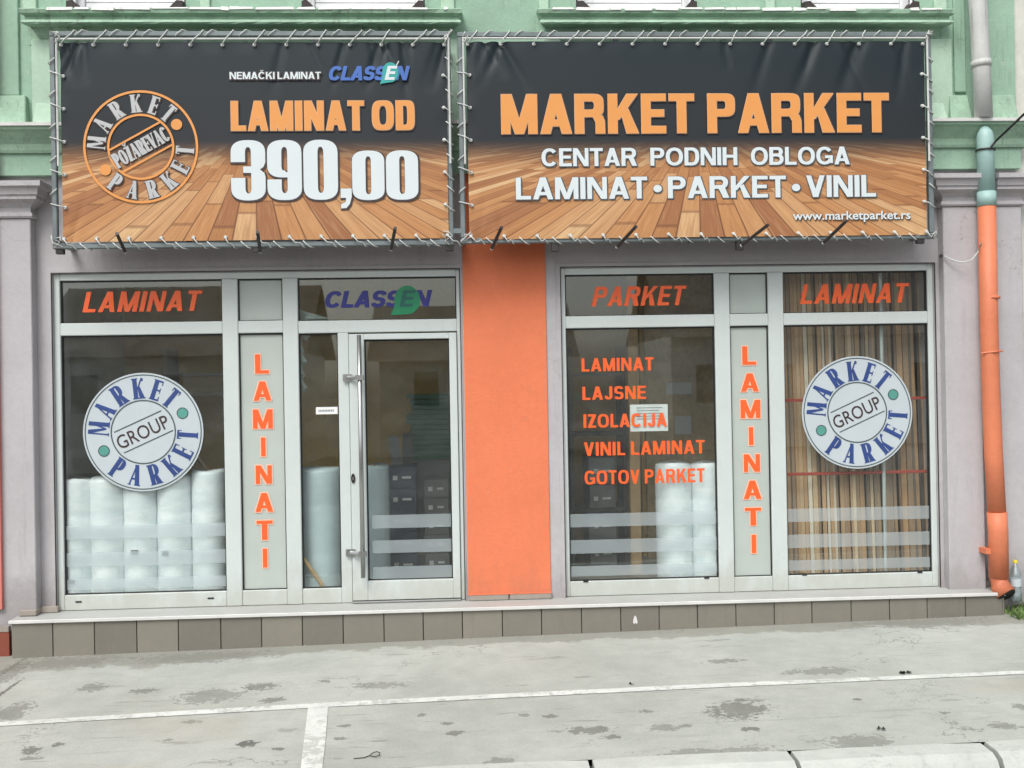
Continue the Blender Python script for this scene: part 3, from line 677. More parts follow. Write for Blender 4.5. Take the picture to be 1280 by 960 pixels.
# frieze and cornice of the ground floor
fz0 = min(zt_, zt2)+.0
fy = -0.10
mb = MB(); mb.box(BX0-2.5, BX1+.01, fy, WY-.001, zb_-.02+.35, ZLED-.09); mb.build('frieze', 'green', B)
def cornice(x0, x1):
    prof = [(WY-.002, ZLED-.185), (fy-.02, ZLED-.185), (fy-.03, ZLED-.165), (fy-.035, ZLED-.12), (fy-.06, ZLED-.09), (fy-.10, ZLED-.045), (fy-.13, ZLED-.03), (fy-.13, ZLED-.008), (WY-.002, ZLED-.008)]
    MB().profile(prof, x0, x1).build('cornice', 'green_old', B)
    MB().profile([(WY-.002, ZLED-.006), (fy-.15, ZLED-.010), (fy-.152, ZLED+.014), (WY-.002, ZLED+.02)], x0, x1).build('flashing', 'flash', B)
cornice(BX0-2.5, BX1+.05)

# upper floor wall with window openings
UY = -0.06
ZS = P(600, 14, -.2).z          # sill top
ups = [(88, 232), (379, 531), (720, 868), (1001, 1143)]
uw = [(P(a_, 5, UY).x, P(b_, 5, UY).x) for a_, b_ in ups]
ZU1, ZU2 = 6.35, 7.2
mb = MB(); xx = BX0-2.5
mb.box(BX0-2.5, BX1, UY, .30, ZLED+.02, ZS-.02)
for a_, b_ in uw: mb.box(xx, a_, UY, .30, ZS-.02, ZU1); xx = b_
mb.box(xx, BX1, UY, .30, ZS-.02, ZU1); mb.box(BX0-2.5, BX1, UY, .30, ZU1, ZU2)
mb.build('upper_wall', 'green', B)
MB().box(BX0-2.5, BX1+.1, -.25, 6.2, ZU2+.001, ZU2+.15).build('roof_slab', 'green_old', B)
# sills with moulding
def sill(pa, pb, name='window_sill'):
    x0, x1 = P(pa, 14, -.2).x, P(pb, 14, -.2).x
    zz = [P(600, q, -.2).z for q in (12, 18, 27, 33, 39)]
    m = MB(); prof = [(UY, zz[4]-.06, 0), (UY-.03, zz[4]-.02, .10), (UY-.06, zz[3]-.03, .09), (UY-.085, zz[3]+.012, .055), (UY-.155, zz[3]+.014, .02), (UY-.165, zz[2]-.012, .012), (UY-.155, zz[2]+.006, .016), (UY-.125, zz[2]+.022, .03), (UY-.125, zz[1]-.012, .03), (UY-.165, zz[1]+.002, .0), (UY-.175, zz[0]-.008, .0), (UY-.16, zz[0]+.002, .002), (UY, zz[0]+.02, 0)]
    nseg = 60; rr = []
    for k in range(nseg+1):
        t = k/nseg; i = len(m.v); wob = [random.uniform(-.003, .003) for _ in prof]
        for j, (y, z, e) in enumerate(prof):
            xa, xb = x0+e, x1-e
            m.v.append((xa+(xb-xa)*t, y+(wob[j] if 0 < j < len(prof)-1 else 0), z+(wob[j]*.7 if j > 3 else 0)))
        rr.append(i)
    L = len(prof)
    for a_, b_ in zip(rr, rr[1:]):
        for k in range(L): m.f.append([a_+k, a_+(k+1) % L, b_+(k+1) % L, b_+k])
    m.f.append([rr[0]+k for k in range(L)]); m.f.append([rr[-1]+k for k in range(L)])
    m.build(name, 'green_old', B)
sill(25, 578); sill(672, 1192)
def peeled(pa, pb):     # bare whitish render along the top lip of the sill
    zt = P(600, 12, -.2).z; x = P(pa, 14, -.2).x; xe = P(pb, 14, -.2).x; m = MB()
    while x < xe:
        ln = random.uniform(.06, .30); h = random.uniform(.004, .016)
        if random.random() < .8:
            x2 = min(xe, x+ln); j = [random.uniform(0, .008) for _ in range(4)]
            m.hexa([(x, UY-.178-j[0]*.3, zt-h-j[0]), (x2, UY-.178-j[1]*.3, zt-h-j[1]), (x2, UY-.10, zt-.004), (x, UY-.10, zt-.004)], [(x+.004, UY-.172, zt+.004+j[2]), (x2-.004, UY-.172, zt+.003+j[3]), (x2, UY-.10, zt+.012), (x, UY-.10, zt+.012)])
        x += ln+random.uniform(0, .03)
    o = m.build('peeled_edge', 'flash', B); o['kind'] = 'stuff'
peeled(60, 560); peeled(690, 1175)
# pale strips below and between the windows
def gstrip(pa, pb, q0, q1, y=-.10, mat='green_pale'):
    box('pilaster_strip', mat, B, P(pa, (q0+q1)/2, y).x, P(pb, (q0+q1)/2, y).x, y, UY+.003, P(pa, q1, y).z if isinstance(q1, int) else q1, P(pa, q0, y).z if isinstance(q0, int) else q0, .005)
zlo = ZLED+.021; zsb = P(600, 40, -.2).z-.02
for pa, pb in ((38, 65), (556, 577), (676, 700), (1158, 1189)): gstrip(pa, pb, zsb, zlo)
for pa, pb in ((-12, 22), (1192, 1206)): gstrip(pa, pb, 5.6, zlo+.24, -.085, 'green')
for pa, pb in ((28, 45), (551, 568), (674, 686), (957, 969), (1168, 1184), (250, 262)): gstrip(pa, pb, 6.2, ZS+.012, -.085)
# pedestal blocks standing on the flashing
for pa, pb in ((-12, 33), (41, 68), (1163, 1184), (1187, 1214), (1239, 1272)):
    x0, x1 = P(pa, 135, -.13).x, P(pb, 135, -.13).x; z1 = P(pa, 118 if pa != 41 and pa != 1163 else 128, -.13).z
    m = MB().hexa([(x0, -.155, zlo), (x1, -.155, zlo), (x1, UY, zlo), (x0, UY, zlo)], [(x0+.015, -.108, z1), (x1-.015, -.108, z1), (x1-.015, UY, z1), (x0+.015, UY, z1)])
    m.build('pedestal_block', 'green_pale' if pa in (41, 1163) else 'green_old', B, .006)
# crumbled mortar under the blocks
mb = MB()
for i in range(70):
    pxx = random.choice([random.uniform(-5, 68), random.uniform(1160, 1270)]); c = P(pxx, 150, -.17); r = random.uniform(.006, .02); h = random.uniform(.004, .014)
    mb.hexa([(c.x-r, -.185, zlo-.004), (c.x+r, -.18, zlo-.004), (c.x+r, -.15, zlo), (c.x-r, -.15, zlo)], [(c.x-r*.6, -.178, zlo+h), (c.x+r*.5, -.175, zlo+h), (c.x+r*.6, -.15, zlo+h), (c.x-r*.7, -.15, zlo+h)])
o = mb.build('crumbled_mortar', 'flash', B); o['kind'] = 'stuff'
# upper windows: white frames with slatted shutters drawn down, dark linings and corner blocks painting in the reveals' shade
for i, (x0, x1) in enumerate(uw):
    fr = MB(); t = .075; z0 = ZS-.018
    fr.box(x0, x0+t, .02, .09, z0, ZU1); fr.box(x1-t, x1, .02, .09, z0, ZU1); fr.box(x0+t, x1-t, .02, .09, z0, z0+.085); fr.box(x0+t, x1-t, .02, .09, ZU1-t, ZU1)
    wf = fr.build('window', 'white', B, .006)
    slope = MB().hexa([(x0+.002, UY-.14, z0+.002), (x1-.002, UY-.14, z0+.002), (x1-.002, .019, z0+.002), (x0+.002, .019, z0+.002)], [(x0+.03, UY-.12, z0+.034), (x1-.03, UY-.12, z0+.034), (x1-.002, .019, z0+.075), (x0+.002, .019, z0+.075)])
    slope.build('sill_board', 'white', wf)
    sh_ = MB(); z = z0+.086
    while z < ZU1-t-.05: sh_.box(x0+t+.002, x1-t-.002, .042, .056, z+.002, z+.040); z += .043
    o = sh_.build('shutter_slats', 'white', wf, .003); o['kind'] = 'stuff'
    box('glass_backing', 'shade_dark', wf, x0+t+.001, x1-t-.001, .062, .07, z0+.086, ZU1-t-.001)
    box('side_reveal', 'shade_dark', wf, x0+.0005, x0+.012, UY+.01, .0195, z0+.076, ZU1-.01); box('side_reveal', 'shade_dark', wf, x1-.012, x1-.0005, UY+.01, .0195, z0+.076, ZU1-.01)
    for sx, s in ((x0, 1), (x1, -1)):
        m = MB().hexa([(sx+s*.001, UY-.10, z0+.030), (sx+s*.13, UY-.10, z0+.030), (sx+s*.10, .0, z0+.06), (sx+s*.001, .0, z0+.06)], [(sx+s*.001, UY-.09, z0+.115), (sx+s*.045, UY-.09, z0+.12), (sx+s*.04, .0, z0+.14), (sx+s*.001, .0, z0+.14)])
        m.build('reveal_shade_block', 'shade_dark', wf)
        MB().tube([(sx+s*.05, UY-.05, z0+.08), (sx+s*.05, UY-.05, ZU1-.05)], .011, 8).build('shutter_rod', 'white', wf)

# ---------------------------------------------------------------- shop windows
FY0, FY1 = -.012, .055           # frame depth
GY_ = .018                       # plane of the glass
def pane(x0, x1, z0, z1, parent, mat='glass', name='pane'):
    m = MB(); m.poly([(x0-.008, GY_, z0-.008), (x1+.008, GY_, z0-.008), (x1+.008, GY_, z1+.008), (x0-.008, GY_, z1+.008)])
    o = m.build(name, mat, parent)
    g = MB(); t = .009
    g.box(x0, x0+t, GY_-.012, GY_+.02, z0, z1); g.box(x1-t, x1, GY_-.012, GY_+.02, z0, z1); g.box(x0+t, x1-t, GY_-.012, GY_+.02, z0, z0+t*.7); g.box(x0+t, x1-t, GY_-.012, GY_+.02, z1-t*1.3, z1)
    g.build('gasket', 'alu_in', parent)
    return o
zA = P(180, 350).z; zB = P(180, 403).z; zC = P(180, 418.5).z; zD = .121
X = lambda px, py=410: P(px, py).x
# left unit
f = MB(); lx = [LX0, X(76), X(278.5), X(298), X(354), X(373), X(422), X(436), X(571), LX1]
f.box(lx[0], lx[1]-.0, FY0, FY1, .004, ZT); f.box(lx[8], lx[9], FY0, FY1, .004, ZT)
f.box(lx[1], lx[8], FY0, FY1, zA, ZT)
WL = f.build('shop_window', 'alu', B, .005); WL['label'] = 'left shopfront with the entrance door, frosted strip and five white rolls behind'
box('mullion', 'alu', WL, lx[2], lx[3], FY0-.004, FY1, .004, zA-.0005, .005); box('mullion', 'alu', WL, lx[4], lx[5], FY0-.004, FY1, .004, zA-.0005, .005)
box('transom_bar', 'alu', WL, lx[1]+.0005, lx[2]-.0005, FY0, FY1, zC, zB, .005); box('transom_bar', 'alu', WL, lx[3]+.0005, lx[4]-.0005, FY0, FY1, zC, zB, .005)
zE = P(470, 400).z; zF = P(470, 415.5).z
box('transom_bar', 'alu', WL, lx[5]+.0005, lx[8]-.0005, FY0, FY1, zF, zE, .005)
box('bottom_rail', 'alu', WL, lx[1]+.0005, lx[2]-.0005, FY0, FY1, .004, zD, .005); box('bottom_rail', 'alu', WL, lx[3]+.0005, lx[4]-.0005, FY0, FY1, .004, zD, .005); box('bottom_rail', 'alu', WL, lx[5]+.0005, lx[6]-.0005, FY0, FY1, .004, zD, .005)
box('door_post', 'alu', WL, lx[6], lx[7]-.004, FY0, FY1, .004, zF-.0005, .004)
pane(lx[1], lx[2], zB, zA, WL); pane(lx[1], lx[2], zD, zC, WL); pane(lx[5], lx[8], zE, zA, WL); pane(lx[5], lx[6], zD, zF, WL)
pane(lx[3], lx[4], zB, zA, WL, 'frost', 'frosted_pane'); pane(lx[3], lx[4], zD, zC, WL, 'frost', 'frosted_pane')
for pxx in (99, 264): box('drain_cap', 'black', WL, P(pxx-4, 748).x, P(pxx+4, 748).x, FY0-.006, FY0-.0005, .064, .076, .002)
# right unit
f = MB(); rx = [RX0, X(707), X(893), X(912), X(960), X(979), X(1159.5), RX1]
f.box(rx[0], rx[1], FY0, FY1, .004, ZT); f.box(rx[6], rx[7], FY0, FY1, .004, ZT); f.box(rx[1], rx[6], FY0, FY1, zA, ZT)
WR = f.build('shop_window', 'alu', B, .005); WR['label'] = 'right shopfront with product list lettering and striped board display behind'
for a_, b_ in ((2, 3), (4, 5)): box('mullion', 'alu', WR, rx[a_], rx[b_], FY0-.004, FY1, .004, zA-.0005, .005)
for a_, b_ in ((1, 2), (3, 4), (5, 6)):
    box('transom_bar', 'alu', WR, rx[a_]+.0005, rx[b_]-.0005, FY0, FY1, zC, zB, .005)
    box('bottom_rail', 'alu', WR, rx[a_]+.0005, rx[b_]-.0005, FY0, FY1, .004, zD, .005)
    kind = ('frost', 'frosted_pane') if a_ == 3 else ('glass', 'pane')
    pane(rx[a_], rx[b_], zB, zA, WR, *kind); pane(rx[a_], rx[b_], zD, zC, WR, *kind)
for pxx, py in ((732, 726.5), (883, 722), (1005, 718), (1149, 715)): c = P(pxx, py); box('drain_slot', 'black', WR, c.x-.02, c.x+.02, FY0-.005, FY0-.0005, c.z-.006, c.z+.006, .001)
# frosted stripes on the glass
def band(x0, x1, z0, z1, par, y=GY_-.003): MB().poly([(x0, y, z0), (x1, y, z0), (x1, y, z1), (x0, y, z1)]).build('frosted_stripe', 'band', par)
bz = [(P(800, a_).z, P(800, b_).z) for a_, b_ in ((657.5, 641), (690.5, 673.5), (719, 706))]
for (z0, z1) in bz:
    z0 = max(z0, zD)
    band(rx[1]+.01, rx[2]-.01, z0, z1, WR); band(rx[5]+.01, rx[6]-.01, z0, z1, WR); band(lx[1]+.01, lx[2]-.01, z0, z1, WL); 
# door
dX0, dX1 = lx[7], lx[8]-.004; dgx0, dgx1 = X(455), X(561); dz0, dz1 = .022, zF-.012
gz0, gz1 = P(505, 724.5).z, P(505, 424).z
f = MB(); y0, y1 = -.030, .05
f.box(dX0, dgx0, y0, y1, dz0, dz1); f.box(dgx1, dX1, y0, y1, dz0, dz1); f.box(dgx0, dgx1, y0, y1, gz1, dz1); f.box(dgx0, dgx1, y0, y1, dz0, gz0)
D = f.build('door', 'alu', B, .004); D['label'] = 'glazed white aluminium entrance door with a tall steel pull bar'
pane(dgx0, dgx1, gz0, gz1, D)
bzd = [(P(510, a_).z, P(510, b_).z) for a_, b_ in ((660, 643.5), (691, 675), (724, 708))]
for z0, z1 in bzd: band(dgx0+.035, dgx1-.008, max(z0, gz0), z1, D)
box('threshold', 'steel', B, dX0-.002, dX1+.002, -.05, .05, .0045, .018, .003)
hx = P(451, 550, -.10).x; ht, hb = P(450, 419, -.10).z, P(455, 722, -.10).z
MB().tube([(hx, -.105, hb), (hx, -.105, ht)], .017, 12).build('pull_bar', 'steel', D, smooth=True)
for py in (472, 692):
    z = P(445, py, -.08).z; m = MB(); m.tube([(hx, -.105, z), (hx-.10, -.036, z)], .014, 8); m.box(hx-.135, hx-.065, -.040, -.0305, z-.028, z+.028); m.box(hx-.03, hx+.03, -.13, -.086, z-.02, z+.02); m.build('pull_bar_bracket', 'steel', D)
c = P(441.5, 598, -.03); m = MB(); m.poly([(p[0], -.037, p[1]) for p in circle(c.x, c.z, .014, 20, .036)]); m.v += []; 
lockm = MB(); cc = circle(c.x, c.z, .015, 20, .037); i = 0; lockm.v = [(p[0], -.0302, p[1]) for p in cc]+[(p[0], -.040, p[1]) for p in cc]
lockm.f = [[k, (k+1) % 20, 20+(k+1) % 20, 20+k] for k in range(20)]+[list(range(20, 40))]; lockm.build('lock_rosette', 'black', D)
box('lock_keyhole', 'steel', D, c.x-.004, c.x+.004, -.044, -.0405, c.z-.012, c.z+.012)

# ---------------------------------------------------------------- vinyl lettering on the glass
VY = GY_-.006
def vinyl(text, st, pl, pr, pt, pb, mat, par, shear=0, space=.3, halo=True):
    g = fitpx(text, st, pl, pr, pt, pb, VY, shear, space)
    if halo: sheet('lettering_edge', g, VY+.0015, 'halo', par, .0045)
    o = sheet('lettering', g, VY, mat, par)
    return o
vinyl('LAMINAT', 'din', 103, 253.5, 365, 390.5, 'vinyl_orange', WL, .22, halo=False)
vinyl('PARKET', 'din', 739.5, 858.5, 358.5, 383, 'vinyl_orange', WR, .22, halo=False)
vinyl('LAMINAT', 'din', 1000, 1137, 355.5, 380, 'vinyl_orange', WR, .22, halo=False)
for t, pr, pt, pb, pl in (('LAMINAT', 817, 448, 464.5, 727), ('LAJSNE', 807.5, 483.5, 500, 728), ('IZOLACIJA', 833.5, 518, 535, 729.5), ('VINIL LAMINAT', 881, 553, 570, 730), ('GOTOV PARKET', 881, 588.5, 606, 731)):
    vinyl(t, 'din', pl, pr, pt, pb, 'vinyl_orange', WR, 0, .26, halo=False)
def vert(xc0, xc1, rows, par):
    for k, (ch, (pt, pb)) in enumerate(zip('LAMINATI', rows)):
        xc = xc0+(xc1-xc0)*k/7; wpx = {'L': 17, 'A': 22, 'M': 24.5, 'I': 5.5, 'N': 20, 'T': 20}[ch]
        g = fitpx(ch, 'din', xc-wpx/2, xc+wpx/2, pt, pb, VY, 0)
        sheet('lettering_edge', g, VY+.0015, 'halo', par, .008); sheet('letter', g, VY, 'vinyl_orange', par)
vert(327.5, 331.5, [(443, 467), (477, 501), (512, 536), (547, 570.5), (582, 605), (616.5, 640), (651, 675), (686, 709.5)], WL)
vert(936.5, 942.5, [(433, 456), (467, 489.5), (500, 523), (534, 556.5), (568, 590), (601, 624), (635, 657), (668.5, 691.5)], WR)
# makers' word in navy with a green leaf, on the door transom
def leafword(pl, pr, pt, pb, Y, mword, mleaf, mE, par, lc, lr, tail):
    out, W = layout('CLASSEN', 'bold', .3); A = P(pl, pb, Y); T = P(pl, pt, Y); Bq = P(pr, pb, Y); H = T.z-A.z; sh = .25
    k = (Bq.x-A.x-sh*H)/W
    g = [[[(A.x+a_*k+sh*b_*H, A.z+b_*H) for a_, b_ in p] for p in gl] for gl in out]
    sheet('lettering', g[:5]+g[6:], Y, mword, par, .003)
    c = P(*lc, Y); r0 = P(lc[0]+lr[0], lc[1], Y).x-c.x; r1 = c.z-P(lc[0], lc[1]+lr[1], Y).z; tq = P(*tail, Y)
    leaf = [(c.x+r0*math.cos(a_), c.z+r1*math.sin(a_)) for a_ in [math.radians(q) for q in range(-95, 205, 10)]]+[(tq.x, tq.z)]
    sheet('leaf', [[leaf]], Y-.003, mleaf, par)
    sheet('lettering', [g[5]], Y-.005, mE, par, .002)
M['leaf_dark'] = plain('leaf_letter_dark', rgb(20, 92, 84), 0.4)
leafword(405, 540, 364.5, 384.5, VY, 'vinyl_navy', 'vinyl_green', 'leaf_dark', WL, (509, 375), (16, 18), (489, 394))

# ================================================================== ROUND BADGES ON THE GLASS
def badge(pc, rpx, label, Y=GY_-.009):
    c = P(*pc, Y); R = (P(pc[0]+rpx, pc[1], Y)-P(pc[0]-rpx, pc[1], Y)).length/2
    t = thing('round_sign', label, 'sign', (c.x, Y, c.z), 'round window signs')
    m = MB(); cc = circle(c.x, c.z, R, 64); m.v = [(p[0], Y, p[1]) for p in cc]+[(p[0], Y+.004, p[1]) for p in cc]
    m.f = [list(range(64)), list(range(64, 128))]+[[k, (k+1) % 64, 64+(k+1) % 64, 64+k] for k in range(64)]
    m.build('disc', 'badge_white', t)
    sheet('outer_ring', [annulus(c.x, c.z, R*.955, R*.972, 64)], Y-.002, 'badge_line', t)
    sheet('inner_ring', [annulus(c.x, c.z, R*.522, R*.543, 48)], Y-.002, 'badge_line', t)
    sheet('lettering', ring_text(c.x, c.z, R*.738, R*.35, .78), Y-.002, 'badge_navy', t)
    for a_ in (24, 204): 
        q = (c.x+R*.725*math.cos(math.radians(a_+1)), c.z+R*.725*math.sin(math.radians(a_+1)))
        sheet('dot', [[circle(q[0], q[1], R*.086, 24)]], Y-.002, 'badge_teal', t); sheet('dot_rim', [annulus(q[0], q[1], R*.082, R*.097, 24)], Y-.003, 'badge_line', t)
    al = math.radians(24); d = Vector((math.cos(al), math.sin(al))); n_ = Vector((-d.y, d.x)); cv = Vector((c.x, c.z))
    for off, s0, s1 in ((.20, -.44, .42), (-.185, -.44, .46)):
        a_ = cv+n_*R*off+d*R*s0; b_ = cv+n_*R*off+d*R*s1
        sheet('line', [[bar2(a_.x, a_.y, b_.x, b_.y, R*.018)]], Y-.002, 'badge_line', t)
    def place(u, v):
        q = cv+d*R*(-.47+.92*u)+n_*R*(-.115+.235*v); return (q.x, Y-.002, q.y)
    builtin('word', 'GROUP', 'ink_dark', t, place, .004)
    return t
badge((179.2, 540), 75.3, 'round pale MARKET PARKET GROUP sign on the left shop window above the white rolls')
badge((1071.5, 515.5), 69, 'round pale MARKET PARKET GROUP sign on the right window before the striped boards')

# ================================================================== BANNERS
BY = -0.40
def banner(tl, tr, bl, br, vpx, fpx, label, name='advertising_banner'):
    """print corners in pixels, frame outer pixels (l, r, t, b)"""
    A = [P(*q, BY) for q in (tl, tr, bl, br)]
    x0, x1 = (A[0].x+A[2].x)/2, (A[1].x+A[3].x)/2; z1, z0 = (A[0].z+A[1].z)/2, (A[2].z+A[3].z)/2
    t = thing(name, label, 'banner', ((x0+x1)/2, BY, z0), 'advertising banners above the shop')
    NX, NZ = 150, 70; me = bpy.data.meshes.new('printed_sheet'); vs, uvs = [], []
    L = t.location
    nx = 14; ex = [x0+(x1-x0)*k/(nx-1) for k in range(nx)]
    rnd = random.Random(int(vpx)); folds = []
    for k in range(16):
        px_ = rnd.choice([rnd.uniform(.0, .10), rnd.uniform(.55, 1.0), rnd.uniform(.80, 1.0)]); folds.append((px_, 1.0, rnd.uniform(-.5, .5), rnd.uniform(.10, .30), rnd.uniform(.010, .022), rnd.uniform(.012, .030)))
    for k in range(8): folds.append((rnd.choice([.02, .98, rnd.uniform(0, .2)]), .0, rnd.uniform(-.9, .9), rnd.uniform(.1, .25), rnd.uniform(.008, .014), rnd.uniform(.004, .010)))
    def wr(u, v):
        X_, Z_ = (x1-x0)*u, (z1-z0)*v
        d = 0
        for (fu, fv, ang, ln, wd, am) in folds:
            a_ = ang; dxx = X_-(x1-x0)*fu; dzz = (Z_-(z1-z0)*fv)*(-1 if fv > .5 else 1)
            l_ = dxx*math.sin(a_)+dzz*math.cos(a_); p_ = dxx*math.cos(a_)-dzz*math.sin(a_)
            if -.02 < l_ < ln*2: d += am*math.exp(-(p_/(wd*(1+3*l_)))**2)*max(0, 1-l_/(ln*2))
        # scalloped pull of the eyelets along every edge
        ed = min(X_, (x1-x0)-X_, Z_, (z1-z0)-Z_)
        if ed < .09:
            s = X_ if (Z_ < .09 or Z_ > (z1-z0)-.09) else Z_
            d += .004*(1-ed/.09)*(.5-.5*math.cos(2*PI*s/.24))
        d += .006*(.5+.5*math.sin(X_*2.1+vpx)*math.sin(Z_*2.7+1))
        return d
    for j in range(NZ+1):
        for i in range(NX+1):
            u, v = i/NX, j/NZ; x = x0+(x1-x0)*u; z = z0+(z1-z0)*v
            vs.append((x-L.x, wr(u, v), z-L.z))
            pu = tl[0]+(tr[0]-tl[0])*u; pv = bl[1]+(tl[1]-bl[1])*v; uvs.append((pu/1000, pv/1000))
    fs = [[j*(NX+1)+i, j*(NX+1)+i+1, (j+1)*(NX+1)+i+1, (j+1)*(NX+1)+i] for j in range(NZ) for i in range(NX)]
    me.from_pydata(vs, [], fs); ul = me.uv_layers.new(name='UVMap')
    for lp in me.loops: ul.data[lp.index].uv = uvs[lp.vertex_index]
    for p in me.polygons: p.use_smooth = True
    me.materials.append(banner_mat('banner_print_%d' % int(vpx), vpx)); so_ = bpy.data.objects.new('printed_sheet', me); C.objects.link(so_); so_.parent = t
    # hem: thin welded border
    # frame
    fl, fr_, ft, fb = fpx; yb = BY+.035
    XL_, XR_ = P(fl, 180, yb).x, P(fr_, 180, yb).x; ZT_, ZB_ = P(320, ft, yb).z, P(320, fb, yb).z
    r = .019
    def bar(nm, x0_, x1_, z0_, z1_): return box(nm, 'galv', t, x0_, x1_, yb-r, yb+r, z0_, z1_, .006)
    bar('frame_tube', XL_-r, XR_+r, ZT_-r, ZT_+r); bar('frame_tube', XL_-r, XR_+r, ZB_-r*1.1, ZB_+r*1.1)
    bar('frame_tube', XL_-r, XL_+r, ZB_+r*1.1+.0005, ZT_-r-.0005); bar('frame_tube', XR_-r, XR_+r, ZB_+r*1.1+.0005, ZT_-r-.0005)
    for k in (.33, .66): xk = XL_+(XR_-XL_)*k; box('back_brace', 'galv', t, xk-.02, xk+.02, yb+r+.001, yb+r+.04, ZB_, ZT_, .004)
    # wall stand-offs
    for xk in (XL_, (XL_+XR_)/2, XR_):
        for zk in (ZB_+.03, ZT_-.05): box('wall_bracket', 'galv', t, xk-.018, xk+.018, yb+r+.0405 if xk == (XL_+XR_)/2 else yb+r+.001, WY-.09 if zk > 3.5 else WY+.01, zk-.018, zk+.018)
    # a taut edge wire in front of the top tube and at the sides
    MB().tube([(x0-.03, BY-.004, z1+.022), (x1+.03, BY-.004, z1+.022)], .008, 8).build('edge_cord', 'rope', t)
    MB().tube([(x0-.022, BY-.004, z1+.02), (x0-.022, BY-.004, z0+(z1-z0)*.38)], .008, 6).build('edge_cord', 'rope', t)
    MB().tube([(x1+.022, BY-.004, z1+.02), (x1+.022, BY-.004, z0+(z1-z0)*.38)], .008, 6).build('edge_cord', 'rope', t)
    # eyelets and lacing
    sp = .242; eye = []; rnd = random.Random(int(vpx)+3)
    def lace(pts, r_, n_): MB().tube(pts, r_, n_).build('rope_lace', 'rope', t, smooth=True)
    def seq(n, a_, b_): return [a_+(b_-a_)*k/n for k in range(n+1)]
    nxn = round((x1-x0)/sp); nzn = round((z1-z0)/.248)
    R_ = .0042
    for k, x in enumerate(seq(nxn, x0+.01, x1-.01)):
        for top in (1, 0):
            ez = z1-.022 if top else z0+.022; tz = ZT_ if top else ZB_; s = 1 if top else -1
            eye.append((x, ez)); dx = rnd.uniform(.035, .085)
            yb_ = yb-r-.008
            lace([(x, BY-.016, ez), (x+dx*.55, BY-.022, ez+s*.045), (x+dx, yb_, tz-s*.004), (x+dx+.02, yb_+.004, tz+s*(r+.006)), (x+dx+.03, yb+r, tz+s*(r+.004))], R_, 6)
            if k < nxn:
                x2 = x+sp*rnd.uniform(.52, .62)
                lace([(x2-.03, yb_, tz-s*(r+.002)), (x2-.01, yb_-.004, tz), (x2+.02, yb_, tz+s*(r+.006)), (x2+.05, yb+.01, tz+s*(r+.008))], R_, 6)
    for k, z in enumerate(seq(nzn, z0+.01, z1-.01)):
        if k in (0, nzn): continue
        for s, ex_, tx_ in ((-1, x0+.022, XL_), (1, x1-.022, XR_)):
            eye.append((ex_, z)); yb_ = yb-r-.008; dz = rnd.uniform(.02, .05)
            lace([(ex_, BY-.016, z), ((ex_+tx_)/2, BY-.02, z+dz*.5*(-s)), (tx_, yb_, z-s*dz), (tx_+s*(r+.006), yb_+.01, z-s*dz*1.3), (tx_+s*(r+.006), yb+r, z-s*dz*1.4)], R_, 6)
            z2 = z+.12
            lace([(tx_-s*(r+.004), yb_, z2+.02), (tx_, yb_-.004, z2), (tx_+s*(r+.006), yb_, z2-.02), (tx_+s*(r+.006), yb+r, z2-.03)], R_, 6)
    # knots at the corners
    for cx_ in (XL_+.02, XR_-.02):
        for cz_ in (ZT_-.03, ZB_+.03):
            pts = [(cx_+rnd.uniform(-.05, .05), yb-r-.012-rnd.uniform(0, .02), cz_+rnd.uniform(-.055, .055)) for _ in range(9)]
            lace(pts, R_, 6)
    em = None
    for (ex_, ez) in eye:
        if em is None:
            m = MB(); cc = circle(0, 0, .0145, 12)
            m.v = [(p[0], -.010, p[1]) for p in circle(0, 0, .010, 12)]+[(p[0], .004, p[1]) for p in cc]; m.f = [list(range(12))]+[[k, (k+1) % 12, 12+(k+1) % 12, 12+k] for k in range(12)]
            eo = m.build('eyelet', 'rope'); em = eo.data; eo.parent = t
        else: eo = bpy.data.objects.new('eyelet', em); C.objects.link(eo); eo.parent = t
        eo.location = (ex_-L.x, -.004, ez-L.z)
    return t
BL = banner((75, 52), (557, 53), (78, 300.5), (561, 299.5), 315, (68, 562, 43, 305.5), 'left dark banner with wooden floor print and the price 390,00, laced in a frame')
BR = banner((583.5, 53), (1154.5, 50), (586, 298), (1160, 294.5), 868, (577, 1162, 44, 304), 'right dark banner reading MARKET PARKET over a wooden floor print, laced in a frame')
# extra: short link plate between the two frames
box('link_plate', 'galv', BR, P(563, 288, BY).x, P(577, 288, BY).x, BY+.02, BY+.03, P(570, 291, BY).z, P(570, 285, BY).z)
# dark rods at the lower edge, and the square feet that carry the frames
for par, tip, tail in ((BL, (156, 314), (146, 292)), (BL, (325, 314), (322, 290)), (BL, (489, 311), (494, 285)), (BR, (615, 310), (627, 284)), (BR, (772, 308), (795, 283)), (BR, (928, 306), (960, 281)), (BR, (1030, 303), (1058, 276))):
    a_ = P(*tip, BY-.03); b_ = P(*tail, BY-.30)
    MB().tube([a_, b_], .0125, 8).build('lamp_rod', 'darkmetal', par)
    d = (a_-b_).normalized(); MB().tube([a_, a_+d*.016], .0105, 8).build('rod_tip', 'rope', par)
for par, pxx, py in ((BL, 79, 314), (BL, 323, 312), (BL, 562, 310), (BR, 693, 311), (BR, 922, 309), (BR, 1146, 301)):
    c = P(pxx, py, -.30); box('mounting_foot', 'darkmetal', par, c.x-.028, c.x+.028, -.375, -.33, c.z-.03, c.z+.045, .004)

